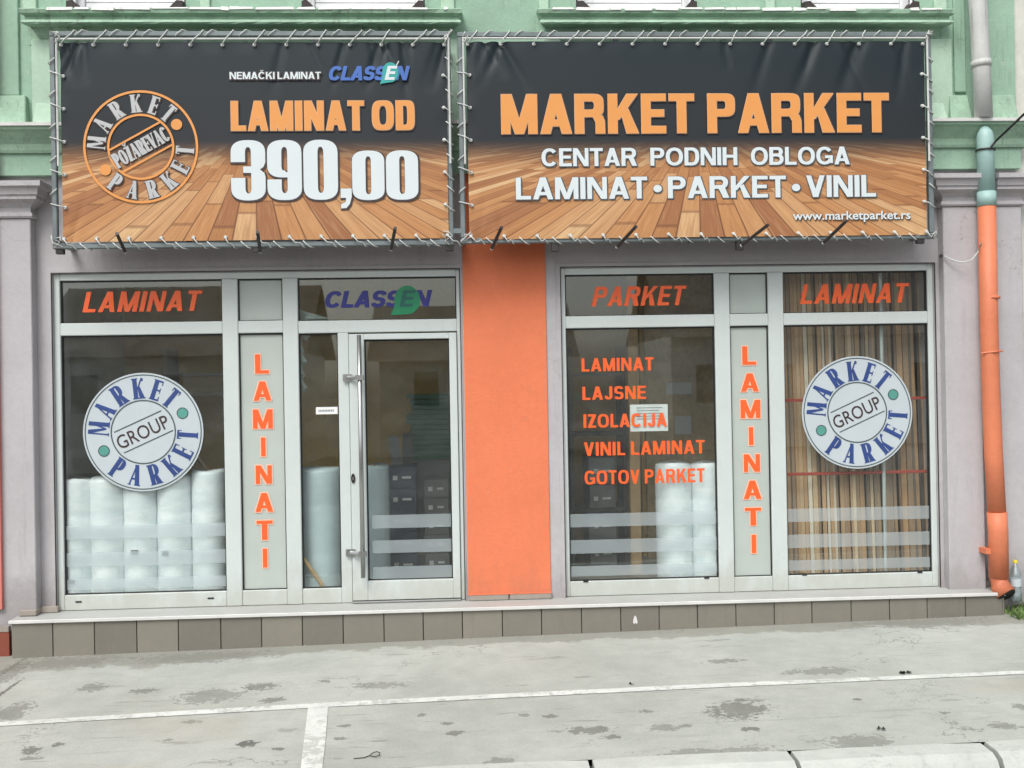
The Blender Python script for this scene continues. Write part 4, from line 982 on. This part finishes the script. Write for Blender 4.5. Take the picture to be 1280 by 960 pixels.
# printed lettering of the banners
def px(v): return v/160.0
LY = BY-.004
def printed(g, par, layers, name='lettering'):
    y = LY
    for mat, dil, shift in layers:
        sheet(name if mat != 'ink_dark' else 'lettering_outline', g, y, mat, par, dil, shift); y -= .0008
OUT_O = [('ink_dark', px(1.2), (px(.4), -px(.4))), ('ink_peach', px(.45), (0, 0)), ('ink_orange', 0, (0, 0))]
OUT_W = [('ink_slate', px(.8), (px(.5), -px(.5))), ('ink_white', 0, (0, 0))]
printed(fitpx('LAMINAT OD', 'impact', 289, 518, 126.5, 163.5, LY, 0, .20), BL, OUT_O)
def digits(text, pl, pr, pt, pb, gap=.035):
    st = dict(STY['heavy']); STY['num'] = dict(st, gap=gap); return fitpx(text, 'num', pl, pr, pt, pb, LY)
OUT_N = [('ink_dark', px(1.5), (px(.9), -px(1.1))), ('ink_white', px(.25), (0, 0))]
printed(digits('390', 289.5, 422, 175.5, 250.5), BL, OUT_N); printed(digits('00', 441, 522.5, 188.5, 250), BL, OUT_N)
c0, c1 = P(426, 236, LY), P(439.5, 247, LY)
comma = [[(c0.x, c0.z), (c1.x, c0.z), (c1.x, c1.z+.01), (c1.x-.015, c1.z-.045), (c1.x-.04, c1.z-.075), (c0.x+.002, c1.z-.078), (c0.x+.002, c1.z-.05), (c0.x+.035, c1.z-.035), (c0.x+.04, c1.z), (c0.x, c1.z)]]
printed([comma], BL, OUT_N)
printed(fitpx('NEMAČKI LAMINAT', 'bold', 287, 401, 90, 99, LY, 0, .26), BL, [('ink_dark', px(1.0), (px(.5), -px(.5))), ('ink_white', 0, (0, 0))])
leafword(410, 512, 83, 100, LY-.002, 'ink_blue', 'ink_teal', 'ink_white', BL, (488, 90.5), (10, 12.5), (475, 105))
sheet('leaf_stem', [[bar2(P(495.5, 82, LY).x, P(495.5, 82, LY).z, P(498.5, 76.5, LY).x, P(498.5, 76.5, LY).z, .007)]], LY-.005, 'ink_white', BL)
printed(fitpx('MARKET PARKET', 'heavy', 627, 1111, 118, 167.5, LY, 0, .26), BR, OUT_O)
printed(fitpx('CENTAR PODNIH OBLOGA', 'bold', 677, 1062, 185.5, 208, LY, 0, .62), BR, OUT_W)
printed(fitpx('LAMINAT • PARKET • VINIL', 'bold', 645, 1095, 222, 249.5, LY, 0, .13), BR, OUT_W)
A0, A1, A2 = P(991, 278.5, LY), P(1138, 270, LY), P(991, 264.5, LY)
for dy_, mt_, off_ in ((0, 'ink_dark', .03), (-.0015, 'ink_white', .018)):
    sx = px(.7) if mt_ == 'ink_dark' else 0
    builtin('lettering', 'www.marketparket.rs', mt_, BR, lambda u, v: (A0.x+sx+(A1.x-A0.x)*u, LY-.001+dy_, A0.z-sx+(A2.z-A0.z)*v), off_)
# round printed emblem of the left banner
c = P(176, 183.5, LY); R = (P(248, 183, LY)-P(104, 183, LY)).length/2
sheet('emblem_ring', [annulus(c.x, c.z, R*.958, R*1.0, 64)], LY, 'ink_orange', BL); sheet('emblem_ring', [annulus(c.x, c.z, R*.545, R*.585, 48)], LY, 'ink_orange', BL)
rt_ = ring_text(c.x, c.z, R*.77, R*.32, .80); sheet('emblem_lettering_outline', rt_, LY, 'ink_dark', BL, px(.8), (px(.4), -px(.4))); sheet('emblem_lettering', rt_, LY-.0015, 'ink_silver', BL)
for a_ in (32, 213): sheet('emblem_dot', [[circle(c.x+R*.74*math.cos(math.radians(a_)), c.z+R*.74*math.sin(math.radians(a_)), R*.098, 24)]], LY, 'ink_orange', BL)
al = math.radians(29); d = Vector((math.cos(al), math.sin(al))); n2 = Vector((-d.y, d.x)); cv = Vector((c.x, c.z))
for off, s0, s1 in ((.215, -.50, .50), (-.235, -.49, .50)):
    a_ = cv+n2*R*off+d*R*s0; b_ = cv+n2*R*off+d*R*s1; sheet('emblem_line', [[bar2(a_.x, a_.y, b_.x, b_.y, R*.035)]], LY-.001, 'ink_orange', BL)
gg, W = layout('POŽAREVAC', 'deco', .2); k = R*1.06/W; H = R*.27
pz = [[[tuple(cv+d*(a_*k-R*.53)+n2*((b_-.5)*H-R*.01)) for a_, b_ in p] for p in g] for g in gg]
sheet('emblem_lettering_outline', pz, LY-.002, 'ink_dark', BL, px(.6)); sheet('emblem_lettering', pz, LY-.0035, 'ink_silver', BL, px(.15))

# ================================================================== DOWNPIPE, CABLES
DP = thing('downpipe', 'long rain downpipe, grey above, teal at the cornice and orange down to the step', 'downpipe', (P(1240, 500, -.2).x, -.22, -.1))
pr_ = .068
def tube(name, pts, r, mat, n=20, par=DP): return MB().tube(pts, r, n).build(name, mat, par, smooth=True)
q = lambda a_, b_, y=-.22: P(a_, b_, y)
top = q(1221, -60); 
tube('upper_pipe', [q(1216, -160), q(1222, 0), q(1226, 75), q(1229.5, 147)], pr_, 'pipe_grey')
tube('joint_collar', [q(1226, 76), q(1226.7, 84)], pr_+.007, 'pipe_grey')
tube('teal_pipe', [q(1230, 160, -.20), q(1231, 166, -.215), q(1231.3, 172), q(1233, 240)], [.03, .055, pr_-.004, pr_-.004], 'pipe_teal')
tube('teal_socket', [q(1233, 240), q(1233.4, 258)], pr_+.003, 'pipe_teal')
tube('orange_pipe', [q(1233.4, 258), q(1236, 400), q(1239, 500), q(1242, 570), q(1246, 640), ], pr_, 'pipe_orange')
tube('orange_socket', [q(1246, 640), q(1247.5, 665), q(1248.5, 722)], pr_+.006, 'pipe_orange')
tube('orange_shoe', [q(1248.5, 722), q(1250.5, 733, -.235), q(1258, 743, -.28)], pr_+.006, 'pipe_orange')
tube('shoe_mouth', [q(1257.8, 742.8, -.279), q(1258.6, 743.9, -.285)], pr_+.001, 'black')
m = MB(); z = P(1238, 440, -.22).z; c = q(1238, 443); m.tube([(c.x-pr_-.02, -.25, z-.01), (c.x, -.30, z), (c.x+pr_+.015, -.25, z+.006)], .007, 6); m.build('pipe_clamp', 'pipe_orange', DP)
c = q(1238, 374); tube('pipe_clamp', [c, c+Vector((0, 0, .022))], pr_+.004, 'pipe_orange')
c = q(1231.8, 189); tube('pipe_clamp', [c, c+Vector((0, 0, .014))], pr_+.006, 'darkmetal')
c = q(1234, 689); m = MB(); m.box(c.x-.02, c.x+.03, -.24, -.13, c.z-.02, c.z+.02); m.build('pipe_clamp', 'pipe_orange', DP)
cb = MB().tube([P(1290, 133, -.9), P(1262, 160, -.5), P(1245, 176, -.3), P(1237, 186, -.295)], .009, 6).build('dark_cable', 'black'); tag(cb, 'thin dark cable strung from the right edge to the teal pipe', 'cable')
wc = thing('white_cable', 'short white cable looping from a wall hook to the orange pipe', 'cable', tuple(P(1180, 320, WY)))
pts = [P(1180, 320, -.15), P(1190, 325, -.17), P(1203, 328, -.2), P(1215, 325, -.23), P(1222, 315, -.25), P(1226, 304, -.25)]
MB().tube(pts, .006, 6).build('cable', 'rope', wc, smooth=True); MB().tube([P(1176, 320, WY), P(1176, 320, -.17)], .014, 8).build('hook', 'darkmetal', wc)

# ================================================================== NEIGHBOURS
nb = thing('neighbour_house', 'red plastered house wall just showing at the left edge of the photo', 'building', (BX0-1.5, 0, 0))
NE = P(-3.0, 400, -.16).x
box('wall', 'red_wall', nb, BX0-5, NE, -.165, -.0355-.06, .06, 6.5)
box('wall_base', 'red_base', nb, BX0-5, P(11.5, 805, -.2).x, -.20, -.1655, -.6, P(5, 790, -.2).z)
box('base_cap', 'skirt', nb, BX0-5, P(11.0, 790, -.2).x, -.205, -.1655, P(5, 790, -.2).z+.001, P(5, 783, -.2).z)
ng = thing('far_house', 'dark grey house end in the gap beyond the right corner', 'building', (6.5, 3, 0))
box('wall', 'dark_wall', ng, BX1+.35, 9.5, 1.6, 6, -.6, 4.2); box('eaves', 'shade_dark', ng, BX1+.25, 9.7, 1.3, 6.1, 4.21, 4.38)
box('upper_wall', 'dark_wall', ng, BX1+.5, 9.5, 1.9, 6, 4.39, 8)

# ================================================================== INSIDE THE SHOP
ZC = 2.95; YB = 2.85
box('interior_floor', 'int_floor', B, BX0, BX1, .30, YB, -.1, .0)
box('ceiling', 'cream', B, BX0, BX1, .301, YB, ZC, ZC+.1)
box('back_wall', 'olive', B, BX0, BX1, YB+.001, YB+.15, 0, ZC)
box('side_wall', 'cream', B, BX0-.15, BX0-.001, .301, YB, 0, ZC); box('side_wall', 'cream', B, BX1, BX1+.15, -.02, 6, -.4, ZU2)
XW = P(640, 500, 1).x
box('partition_wall', 'cream', B, P(640, 500, .6).x-.06, P(640, 500, .6).x+.06, .301, 3.2, 0, ZC-.001)
box('window_ledge', 'shelf', B, LX0+.02, lx[6]-.03, .06, .95, .0015, .02)
# shell of the upper storey
box('rear_wall', 'green', B, BX0-2.5, BX1, 6.0, 6.2, -.4, ZU2-.001)
def roll(px_, d, Y, ztop, label, mat='roll', z0=.022, grp='rolls of white foam underlay standing in the windows', tilt=0):
    c = P(px_, 650, Y); r = d/2
    t = thing('foam_roll', label, 'foam roll', (c.x, Y, z0), grp)
    m = MB(); n_ = 40; hh = ztop-z0; ph = random.uniform(0, 6); rows = []
    tl = [0, .015, .10, .2, .32, .345, .37, .5, .6, .7, .72, .74, .85, .93, .975, 1]
    for k, tt in enumerate(tl):
        i = len(m.v); rows.append(i); rk = r*(.95 if k in (0, len(tl)-1) else 1.0)-(.004 if k in (5, 10) else 0)
        for q_ in range(n_):
            an = 2*PI*q_/n_; rr = rk*(1+.010*math.sin(2*an+ph+tt*3)+.007*math.sin(5*an+ph*2+tt*11)+random.uniform(-.004, .004))
            m.v.append((c.x+rr*math.cos(an), Y+rr*math.sin(an), z0+hh*tt+(.010*math.sin(an*2+ph) if tt == 1 else 0)))
    for a_, b_ in zip(rows, rows[1:]):
        for q_ in range(n_): m.f.append([a_+q_, a_+(q_+1) % n_, b_+(q_+1) % n_, b_+q_])
    m.f.append([rows[0]+q_ for q_ in range(n_)]); m.f.append([rows[-1]+q_ for q_ in range(n_)])
    m.build('wrapped_roll', mat, t, smooth=True)
    if mat == 'roll' and random.random() < .45:
        zl = z0+hh*random.uniform(.15, .6); an = -PI/2+random.uniform(-.5, .5); g = MB()
        e = [(c.x+(r*1.022)*math.cos(an+d_), Y+(r*1.022)*math.sin(an+d_)) for d_ in (-.22, -.07, .07, .22)]
        for (xa, ya), (xb, yb2) in zip(e, e[1:]): g.poly([(xa, ya, zl), (xb, yb2, zl), (xb, yb2, zl+.035), (xa, ya, zl+.035)])
        g.build('roll_label', 'ink_grey', t)
    MB().lathe(c.x, Y, [(.03, ztop-.06), (.03, ztop+.004)], 12).build('cardboard_core', 'carton', t)
    return t
Y = .24
zr = lambda py, Y=.24: P(180, py, Y).z
roll(97.5, .268, .17, zr(596), 'white foam roll nearest the left frame of the left window')
roll(136, .268, .17, zr(595), 'second white foam roll from the left window frame, under the round sign')
roll(177, .268, .17, zr(608), 'middle one of five white foam rolls, directly below the round sign')
roll(219, .268, .17, zr(594), 'fourth white foam roll from the left, below the right half of the round sign')
roll(262, .268, .175, zr(588), 'rightmost and tallest of the five white foam rolls in the left window')
roll(403, .36, .27, P(400, 584, .34).z, 'broad grey film roll behind the narrow pane left of the door', 'roll_grey')
roll(466, .28, .60, P(470, 581, .6).z, 'pale roll just inside the door behind the pull bar', 'roll_grey', 0.002)
roll(842.5, .29, .185, P(840, 578, .24).z, 'left one of the two white foam rolls in the right window', 'roll', .004)
roll(884, .27, .18, P(884, 578, .24).z, 'right one of the two white foam rolls, beside the frosted strip', 'roll', .004)
# green foam panels
gs_ = thing('foam_panel_stack', 'tall stack of dark green foam panels inside behind the door glass', 'panel stack', (P(540, 500, 2.2).x, 2.2, 0))
z = .95; k = 0
while z < P(530, 492, 2.2).z-.03:
    x0 = P(509+random.uniform(-2, 6)+(6 if k > 17 else 0), 540, 2.2).x; MB().box(x0, x0+1.15, 2.2, 2.8, z, z+.042).build('foam_panel', 'foam_green', gs_, .004); z += .048+random.uniform(0, .004); k += 1
box('pallet', 'pine', gs_, P(509, 540, 2.2).x, P(509, 540, 2.2).x+1.2, 2.2, 2.8, .001, .12); box('lower_carton', 'carton_grey', gs_, P(509, 540, 2.2).x+.02, P(509, 540, 2.2).x+1.15, 2.22, 2.8, .121, .948, .01)
def cartons(pl, pr, pt, Y, n, mat, label, d=.5):
    x0, x1 = P(pl, 600, Y).x, P(pr, 600, Y).x; zt = P(pl, pt, Y).z; h = zt/n
    for k in range(n):
        t = MB().box(x0+random.uniform(0, .015), x1-random.uniform(0, .015), Y+random.uniform(0, .01), Y+d, k*h+.002, (k+1)*h-.002).build('carton', mat, None, .005)
        where = 'lowest' if k == 0 else 'topmost' if k == n-1 else ('second from the floor' if k == 1 else 'third from the floor' if k == 2 else 'upper middle')
        tag(t, label % where, 'carton', 'cartons of flooring inside the shop')
        zc = (k+.5)*h; s = MB(); s.box(x0+.05, x0+.09, Y-.003, Y-.001, zc-.02, zc+.02)
        s.box(x0+.13, min(x1-.05, x0+.30), Y-.003, Y-.001, zc-.008, zc+.012); s.build('printed_mark', 'paper', t)
cartons(484, 521, 584, 1.1, 5, 'carton_blue', 'dark blue flooring carton inside the door, %s of its stack')
cartons(528, 561, 600, 1.25, 5, 'carton_grey', 'grey flooring carton behind the door glass, %s of its stack')
# leaning planks
for pts, mt, lb in (([(505, 600), (487, 545)], 'carton_grey', 'grey sample plank leaning on the blue cartons inside the door'), ([(512, 598), (505, 542)], 'shelf_dark', 'dark sample plank leaning beside the grey one inside the door')):
    a_, b_ = P(*pts[0], 1.3), P(*pts[1], 1.5)
    t = MB().hexa([(a_.x-.05, a_.y, a_.z-.3), (a_.x+.05, a_.y, a_.z-.3), (a_.x+.05, a_.y+.012, a_.z-.3), (a_.x-.05, a_.y+.012, a_.z-.3)], [(b_.x-.02, b_.y, b_.z), (b_.x+.08, b_.y, b_.z), (b_.x+.08, b_.y+.012, b_.z), (b_.x-.02, b_.y+.012, b_.z)]).build('sample_plank', mt)
    tag(t, lb, 'plank')
for a_, b_, lb in ((P(376, 694, .062), P(404, 733, .062), 'short pale wood strip leaning at the foot of the narrow pane by the door'), (P(244, 568, .33), P(284, 622, .33), 'pale wood strip slanting behind the rolls at the right of the left window')):
    t = MB().tube([a_, b_], .017, 4).build('wood_strip', 'pine'); tag(t, lb, 'wood strip')
# crumpled clear plastic hanging behind the narrow pane
m = MB(); rows_ = [(374, 387, 412, 398), (374, 392, 400, 394), (376, 400, 398, 408), (376, 408, 388, 420), (376, 420, 380, 440), (376, 440, 384, 452), (376, 455, 381, 470), (376, 470, 384, 485)]
for (a_, b_, c_, d_) in rows_:
    h = random.uniform(6, 12)
    A_ = P(a_, b_, .12); B_ = P(c_, d_, .10); C_ = P(c_-random.uniform(2, 8), d_+h, .15); D_ = P(a_, b_+h+8, .13); E_ = (A_+B_+C_+D_)/4+Vector((0, -.05, 0))
    for u_, v_ in ((A_, B_), (B_, C_), (C_, D_), (D_, A_)): m.poly([u_, v_, E_])
t = m.build('plastic_film', 'clear_plastic'); tag(t, 'crumpled clear plastic film hanging behind the pane beside the door', 'plastic film')
# shelves behind the left window
def shelf(name_label, x0, x1, Y, zs, mat='shelf', d=.4):
    t = thing('shelf_unit', name_label, 'shelf', ((x0+x1)/2, Y, 0)); zt = max(zs)+.02
    for xx in (x0, x1-.03): box('upright', mat, t, xx, xx+.03, Y, Y+d, .002, zt+.25)
    for z in zs: box('shelf_board', mat, t, x0+.031, x1-.031, Y, Y+d, z, z+.03)
    return t
shelf('pale shelf unit in the dark behind the left window', P(205, 470, 1.9).x, P(300, 470, 1.9).x, 1.9, [P(250, 495, 1.9).z, P(250, 470, 1.9).z, .5])
shelf('dark shelf unit in the far left corner behind the left window', P(60, 470, 2.8).x, P(150, 470, 2.8).x, 2.8, [.5, 1.0, 1.5, 2.0], 'shelf_dark')
# right window interior
box('paint_panel', 'olive', B, P(800, 450, 1.79).x, P(905, 450, 1.79).x, 1.80, 1.86, .002, ZC-.002)
M['marble'] = painted('marbled_brown_panel', rgb(204, 172, 116), .6, .35, .3, scale=2.5); 
dp = thing('display_panel', 'marbled brown display panel standing inside the right window', 'display panel', (P(860, 500, 1.7).x, 1.7, 0))
box('panel', 'marble', dp, P(806, 450, 1.7).x, P(897, 450, 1.7).x, 1.7, 1.75, .002, 2.9); 
for (a_, b_, c_, d_), lb in (((833, 478, 865, 493), 'wide'), ((844, 520, 864, 543), 'small')):
    A_, B_ = P(a_, d_, 1.68), P(c_, b_, 1.68); box('pinned_sheet', 'paper', dp, A_.x, B_.x, 1.69, 1.698, A_.z, B_.z)
pp = tag(MB().box(P(786, 500, .9).x, P(799, 500, .9).x, .9, .98, .002, ZC-.002).build('timber_post', 'pine', None, .005), 'pale timber post standing upright inside the right window', 'post')
shelf('dark shelf unit with cartons at the left inside the right window', P(712, 500, 1.2).x, P(782, 500, 1.2).x, 1.2, [P(740, 690, 1.2).z, P(740, 640, 1.2).z, P(740, 545, 1.2).z, P(740, 470, 1.2).z], 'shelf_dark')
cartons(735, 770, 572, 1.25, 4, 'carton_grey', 'grey carton in the right window, %s of its stack')
ns = thing('notice_sheet', 'white paper notice taped on the glass over the word IZOLACIJA', 'notice', tuple(P(811, 523, GY_)))
A_, B_ = P(788, 539.5, GY_+.004), P(834.5, 505, GY_+.004); box('paper_sheet', 'paper', ns, A_.x, B_.x, GY_+.003, GY_+.005, A_.z, B_.z)
m = MB()
for k in range(5):
    z = B_.z-.03-k*.022; m.poly([(A_.x+.05, GY_+.002, z), (B_.x-.04-.03*(k % 2), GY_+.002, z), (B_.x-.04-.03*(k % 2), GY_+.002, z+.006), (A_.x+.05, GY_+.002, z+.006)])
m.build('printed_lines', 'ink_grey', ns)
st = thing('small_sticker', 'small white sticker on the narrow pane left of the door', 'sticker', tuple(P(409, 513, GY_-.01)))
A_, B_ = P(395, 518, GY_-.004), P(422, 508.5, GY_-.004); box('label_sheet', 'paper', st, A_.x, B_.x, GY_-.006, GY_-.004, A_.z, B_.z)
m = MB(); x = A_.x+.02
while x < B_.x-.025: w_ = random.uniform(.008, .014); m.poly([(x, GY_-.007, A_.z+.02), (x+w_*.7, GY_-.007, A_.z+.02), (x+w_*.7, GY_-.007, A_.z+.035), (x, GY_-.007, A_.z+.035)]); x += w_
m.build('printed_lines', 'ink_grey', st)
# display of floor boards standing in a row
dr = thing('board_display', 'row of upright brown and tan floor boards behind the right window', 'board display', (P(1070, 600, .4).x, .4, 0))
pal = [(168, 138, 104), (184, 156, 120), (200, 178, 146), (116, 88, 66), (84, 66, 54), (150, 124, 98), (206, 194, 174), (138, 120, 102), (176, 140, 102), (108, 96, 84)]
for i, cc in enumerate(pal): M['lam%d' % i] = painted('laminate_%d' % i, rgb(*[min(235, v*1.12) for v in cc]), .55, .14, .35, rgb(*[v*.6 for v in cc]), bump=.0, scale=6)
pxx = 980; prev = -1
while pxx < 1172:
    w_ = random.choice([3, 3.5, 4, 4.5, 5, 6, 7]); kk = random.choice([0, 1, 1, 2, 3, 5, 5, 6, 7, 8, 8, 9, 4])
    while kk == prev: kk = random.choice([0, 1, 2, 5, 6, 7, 8])
    if kk in (3, 4, 9): w_ = 3
    prev = kk; y0 = .14+random.uniform(0, .06)
    x0, x1 = P(pxx, 560, .16).x, P(pxx+w_, 560, .16).x
    tilt = random.uniform(-.006, .006); zt = 2.62+random.uniform(-.02, .02)
    MB().hexa([(x0+.001, y0, .03), (x1-.001, y0, .03), (x1-.001, y0+.012, .03), (x0+.001, y0+.012, .03)], [(x0+.001+tilt, y0+.12, zt), (x1-.001+tilt, y0+.12, zt), (x1-.001+tilt, y0+.132, zt), (x0+.001+tilt, y0+.132, zt)]).build('floor_board', 'lam%d' % kk, dr)
    pxx += w_
a_, b_ = P(1100, 340, .11), P(1106.5, 720, .11); MB().tube([(a_.x, .11, 2.6), (b_.x, .10, .02)], .014, 6).build('white_post', 'alu', dr)
for py in (499, 591): z = P(1070, py, .11).z; box('holding_rail', 'rail_red', dr, P(976, 560, .11).x, P(1172, 560, .11).x, .10, .12, z-.012, z+.012, .003)
box('display_back', 'shelf_dark', dr, P(974, 560, .6).x, P(1180, 560, .6).x, .62, .64, .002, 2.8)

# ================================================================== SMALL THINGS OUTSIDE
c = P(1270, 752, -.20); bx_, bzz = c.x, gz(c.x, -.2)
zt = P(1270, 700, -.2).z
bt = thing('water_bottle', 'clear plastic water bottle with a yellow cap beside the orange downpipe', 'bottle', (bx_, -.2, P(1270, 752, -.2).z))
M['pet'] = glass_mat('clear_bottle', (.90, .95, .96, 1), .10)
M['water'] = film_mat('milky_water', rgb(206, 214, 220), .45)
zb = P(1270, 752, -.2).z; H = zt-zb
MB().lathe(bx_, -.2, [(.030, zb), (.042, zb+.01), (.043, zb+H*.25), (.039, zb+H*.30), (.043, zb+H*.36), (.043, zb+H*.62), (.030, zb+H*.80), (.015, zb+H*.90), (.014, zb+H*.94)], 20).build('bottle_body', 'pet', bt, smooth=True)
MB().lathe(bx_, -.2, [(.028, zb+.004), (.039, zb+.012), (.040, zb+H*.25), (.036, zb+H*.30), (.040, zb+H*.36), (.040, zb+H*.55)], 20).build('water', 'water', bt, smooth=True)
MB().lathe(bx_, -.2, [(.017, zb+H*.925), (.018, zb+H*.93), (.018, zb+H*.995), (.015, zb+H)], 16).build('cap', 'yellow_cap', bt)
MB().lathe(bx_, -.2, [(.0445, zb+H*.38), (.0445, zb+H*.56)], 20).build('paper_label', 'badge_white', bt)
# soil bank and weeds at the right corner
M['soil'] = painted('soil', rgb(92, 86, 70), .95, .3, .3, bump=.8, scale=8)
M['weed'] = plain('weed_green', rgb(104, 128, 72), .7, 0, .3)
m = MB(); gx0 = XR+.03; rows = []
for j in range(7):
    for i in range(12):
        x = gx0+i*.09; y = -.45+j*.075; e = min(i, 6)/6*min(j, 6)/6
        rows.append((x, y, gz(x, y)-.02+.10*e+random.uniform(-.012, .012)))
m.v = rows; m.f = [[j*12+i, j*12+i+1, (j+1)*12+i+1, (j+1)*12+i] for j in range(6) for i in range(11)]
struct(m.build('soil_bank', 'soil', smooth=True))
m = MB()
for i in range(900):
    x = gx0+abs(random.gauss(0, .42)); y = random.uniform(-.44, -.12); z = gz(x, y)+.06*min(1, (x-gx0)/.4)
    a_ = random.uniform(0, 2*PI); h = random.uniform(.012, .06); wv = Vector((math.cos(a_), math.sin(a_), 0))*random.uniform(.004, .009); lean = Vector((random.uniform(-.03, .03), random.uniform(-.03, .03), h))
    b0 = Vector((x, y, z-.01)); m.poly([b0-wv, b0+wv, b0+lean*.6+wv*1.3, b0+lean, b0+lean*.6-wv*1.3])
o = m.build('weeds', 'weed'); o['kind'] = 'stuff'; tag(o, 'low green weeds growing at the right end of the step', 'weeds')
def litter(px_, py, s, label, kind=0):
    c = G(px_, py); m = MB()
    for k in range(4):
        a_ = random.uniform(0, 2*PI); e = Vector((math.cos(a_)*s, math.sin(a_)*s*.6, 0)); f_ = Vector((-e.y, e.x, 0))*.5
        m.poly([c+Vector((0, 0, .006)), c+e*.5+f_+Vector((0, 0, .02*k/3+.006)), c+e+Vector((0, 0, .008)), c+e*.5-f_+Vector((0, 0, .012))])
    tag(m.build('litter', 'litter'), label, 'litter', 'dark scraps lying on the pavement')
litter(1132, 842, .045, 'dark crumpled scrap lying on the white line at the right')
litter(790, 856.5, .022, 'tiny dark scrap just above the middle of the white line')
litter(1101, 913, .03, 'small dark leaf on the pavement right of the big damp patch')
pts = [G(442, 948, .006), G(455, 947, .006), G(462, 944.5, .008), G(466, 941, .014), G(471, 939.5, .02), G(475, 941, .016), G(474, 944.5, .01), G(469, 946, .008), G(463, 945, .01)]
tag(MB().tube(pts, .0028, 5).build('wire_scrap', 'darkmetal'), 'bent piece of wire curled into a loop on the pavement', 'wire')

# ================================================================== ACROSS THE STREET (seen only mirrored in the glass)
def house(x0, x1, Y, he, hr, mat, label):
    t = thing('street_house', label, 'building', ((x0+x1)/2, Y, -.4), 'houses across the street')
    box('wall', mat, t, x0, x1, Y-7, Y, -1.1, he)
    m = MB(); m.poly([(x0-.4, Y+.5, he-.1), (x1+.4, Y+.5, he-.1), (x1+.4, Y-3.5, hr), (x0-.4, Y-3.5, hr)]); m.poly([(x0-.4, Y-7.5, he-.1), (x1+.4, Y-7.5, he-.1), (x1+.4, Y-3.5, hr), (x0-.4, Y-3.5, hr)])
    m.poly([(x0, Y, he), (x0, Y-7, he), (x0, Y-3.5, hr-.1)]); m.poly([(x1, Y, he), (x1, Y-7, he), (x1, Y-3.5, hr-.1)]); m.build('roof', 'roof', t)
    n_ = int((x1-x0)/2.4)
    for k in range(n_):
        xc = x0+(k+.5)*(x1-x0)/n_; w_ = box('window', 'white', t, xc-.55, xc+.55, Y+.001, Y+.06, .9, 2.4); box('pane', 'shade_dark', w_, xc-.45, xc+.45, Y+.061, Y+.07, 1.0, 2.3)
    return t
house(-14, -5.5, -27, 3.0, 5.6, 'house', 'ochre plastered house across the street, mirrored at the left of the shop glass')
house(-3.0, 4.0, -30, 2.8, 5.0, 'house', 'low grey house across the street, mirrored in the middle of the shop glass')
house(7.5, 18, -28, 3.4, 6.6, 'house', 'tall house across the street, mirrored at the right of the shop glass')
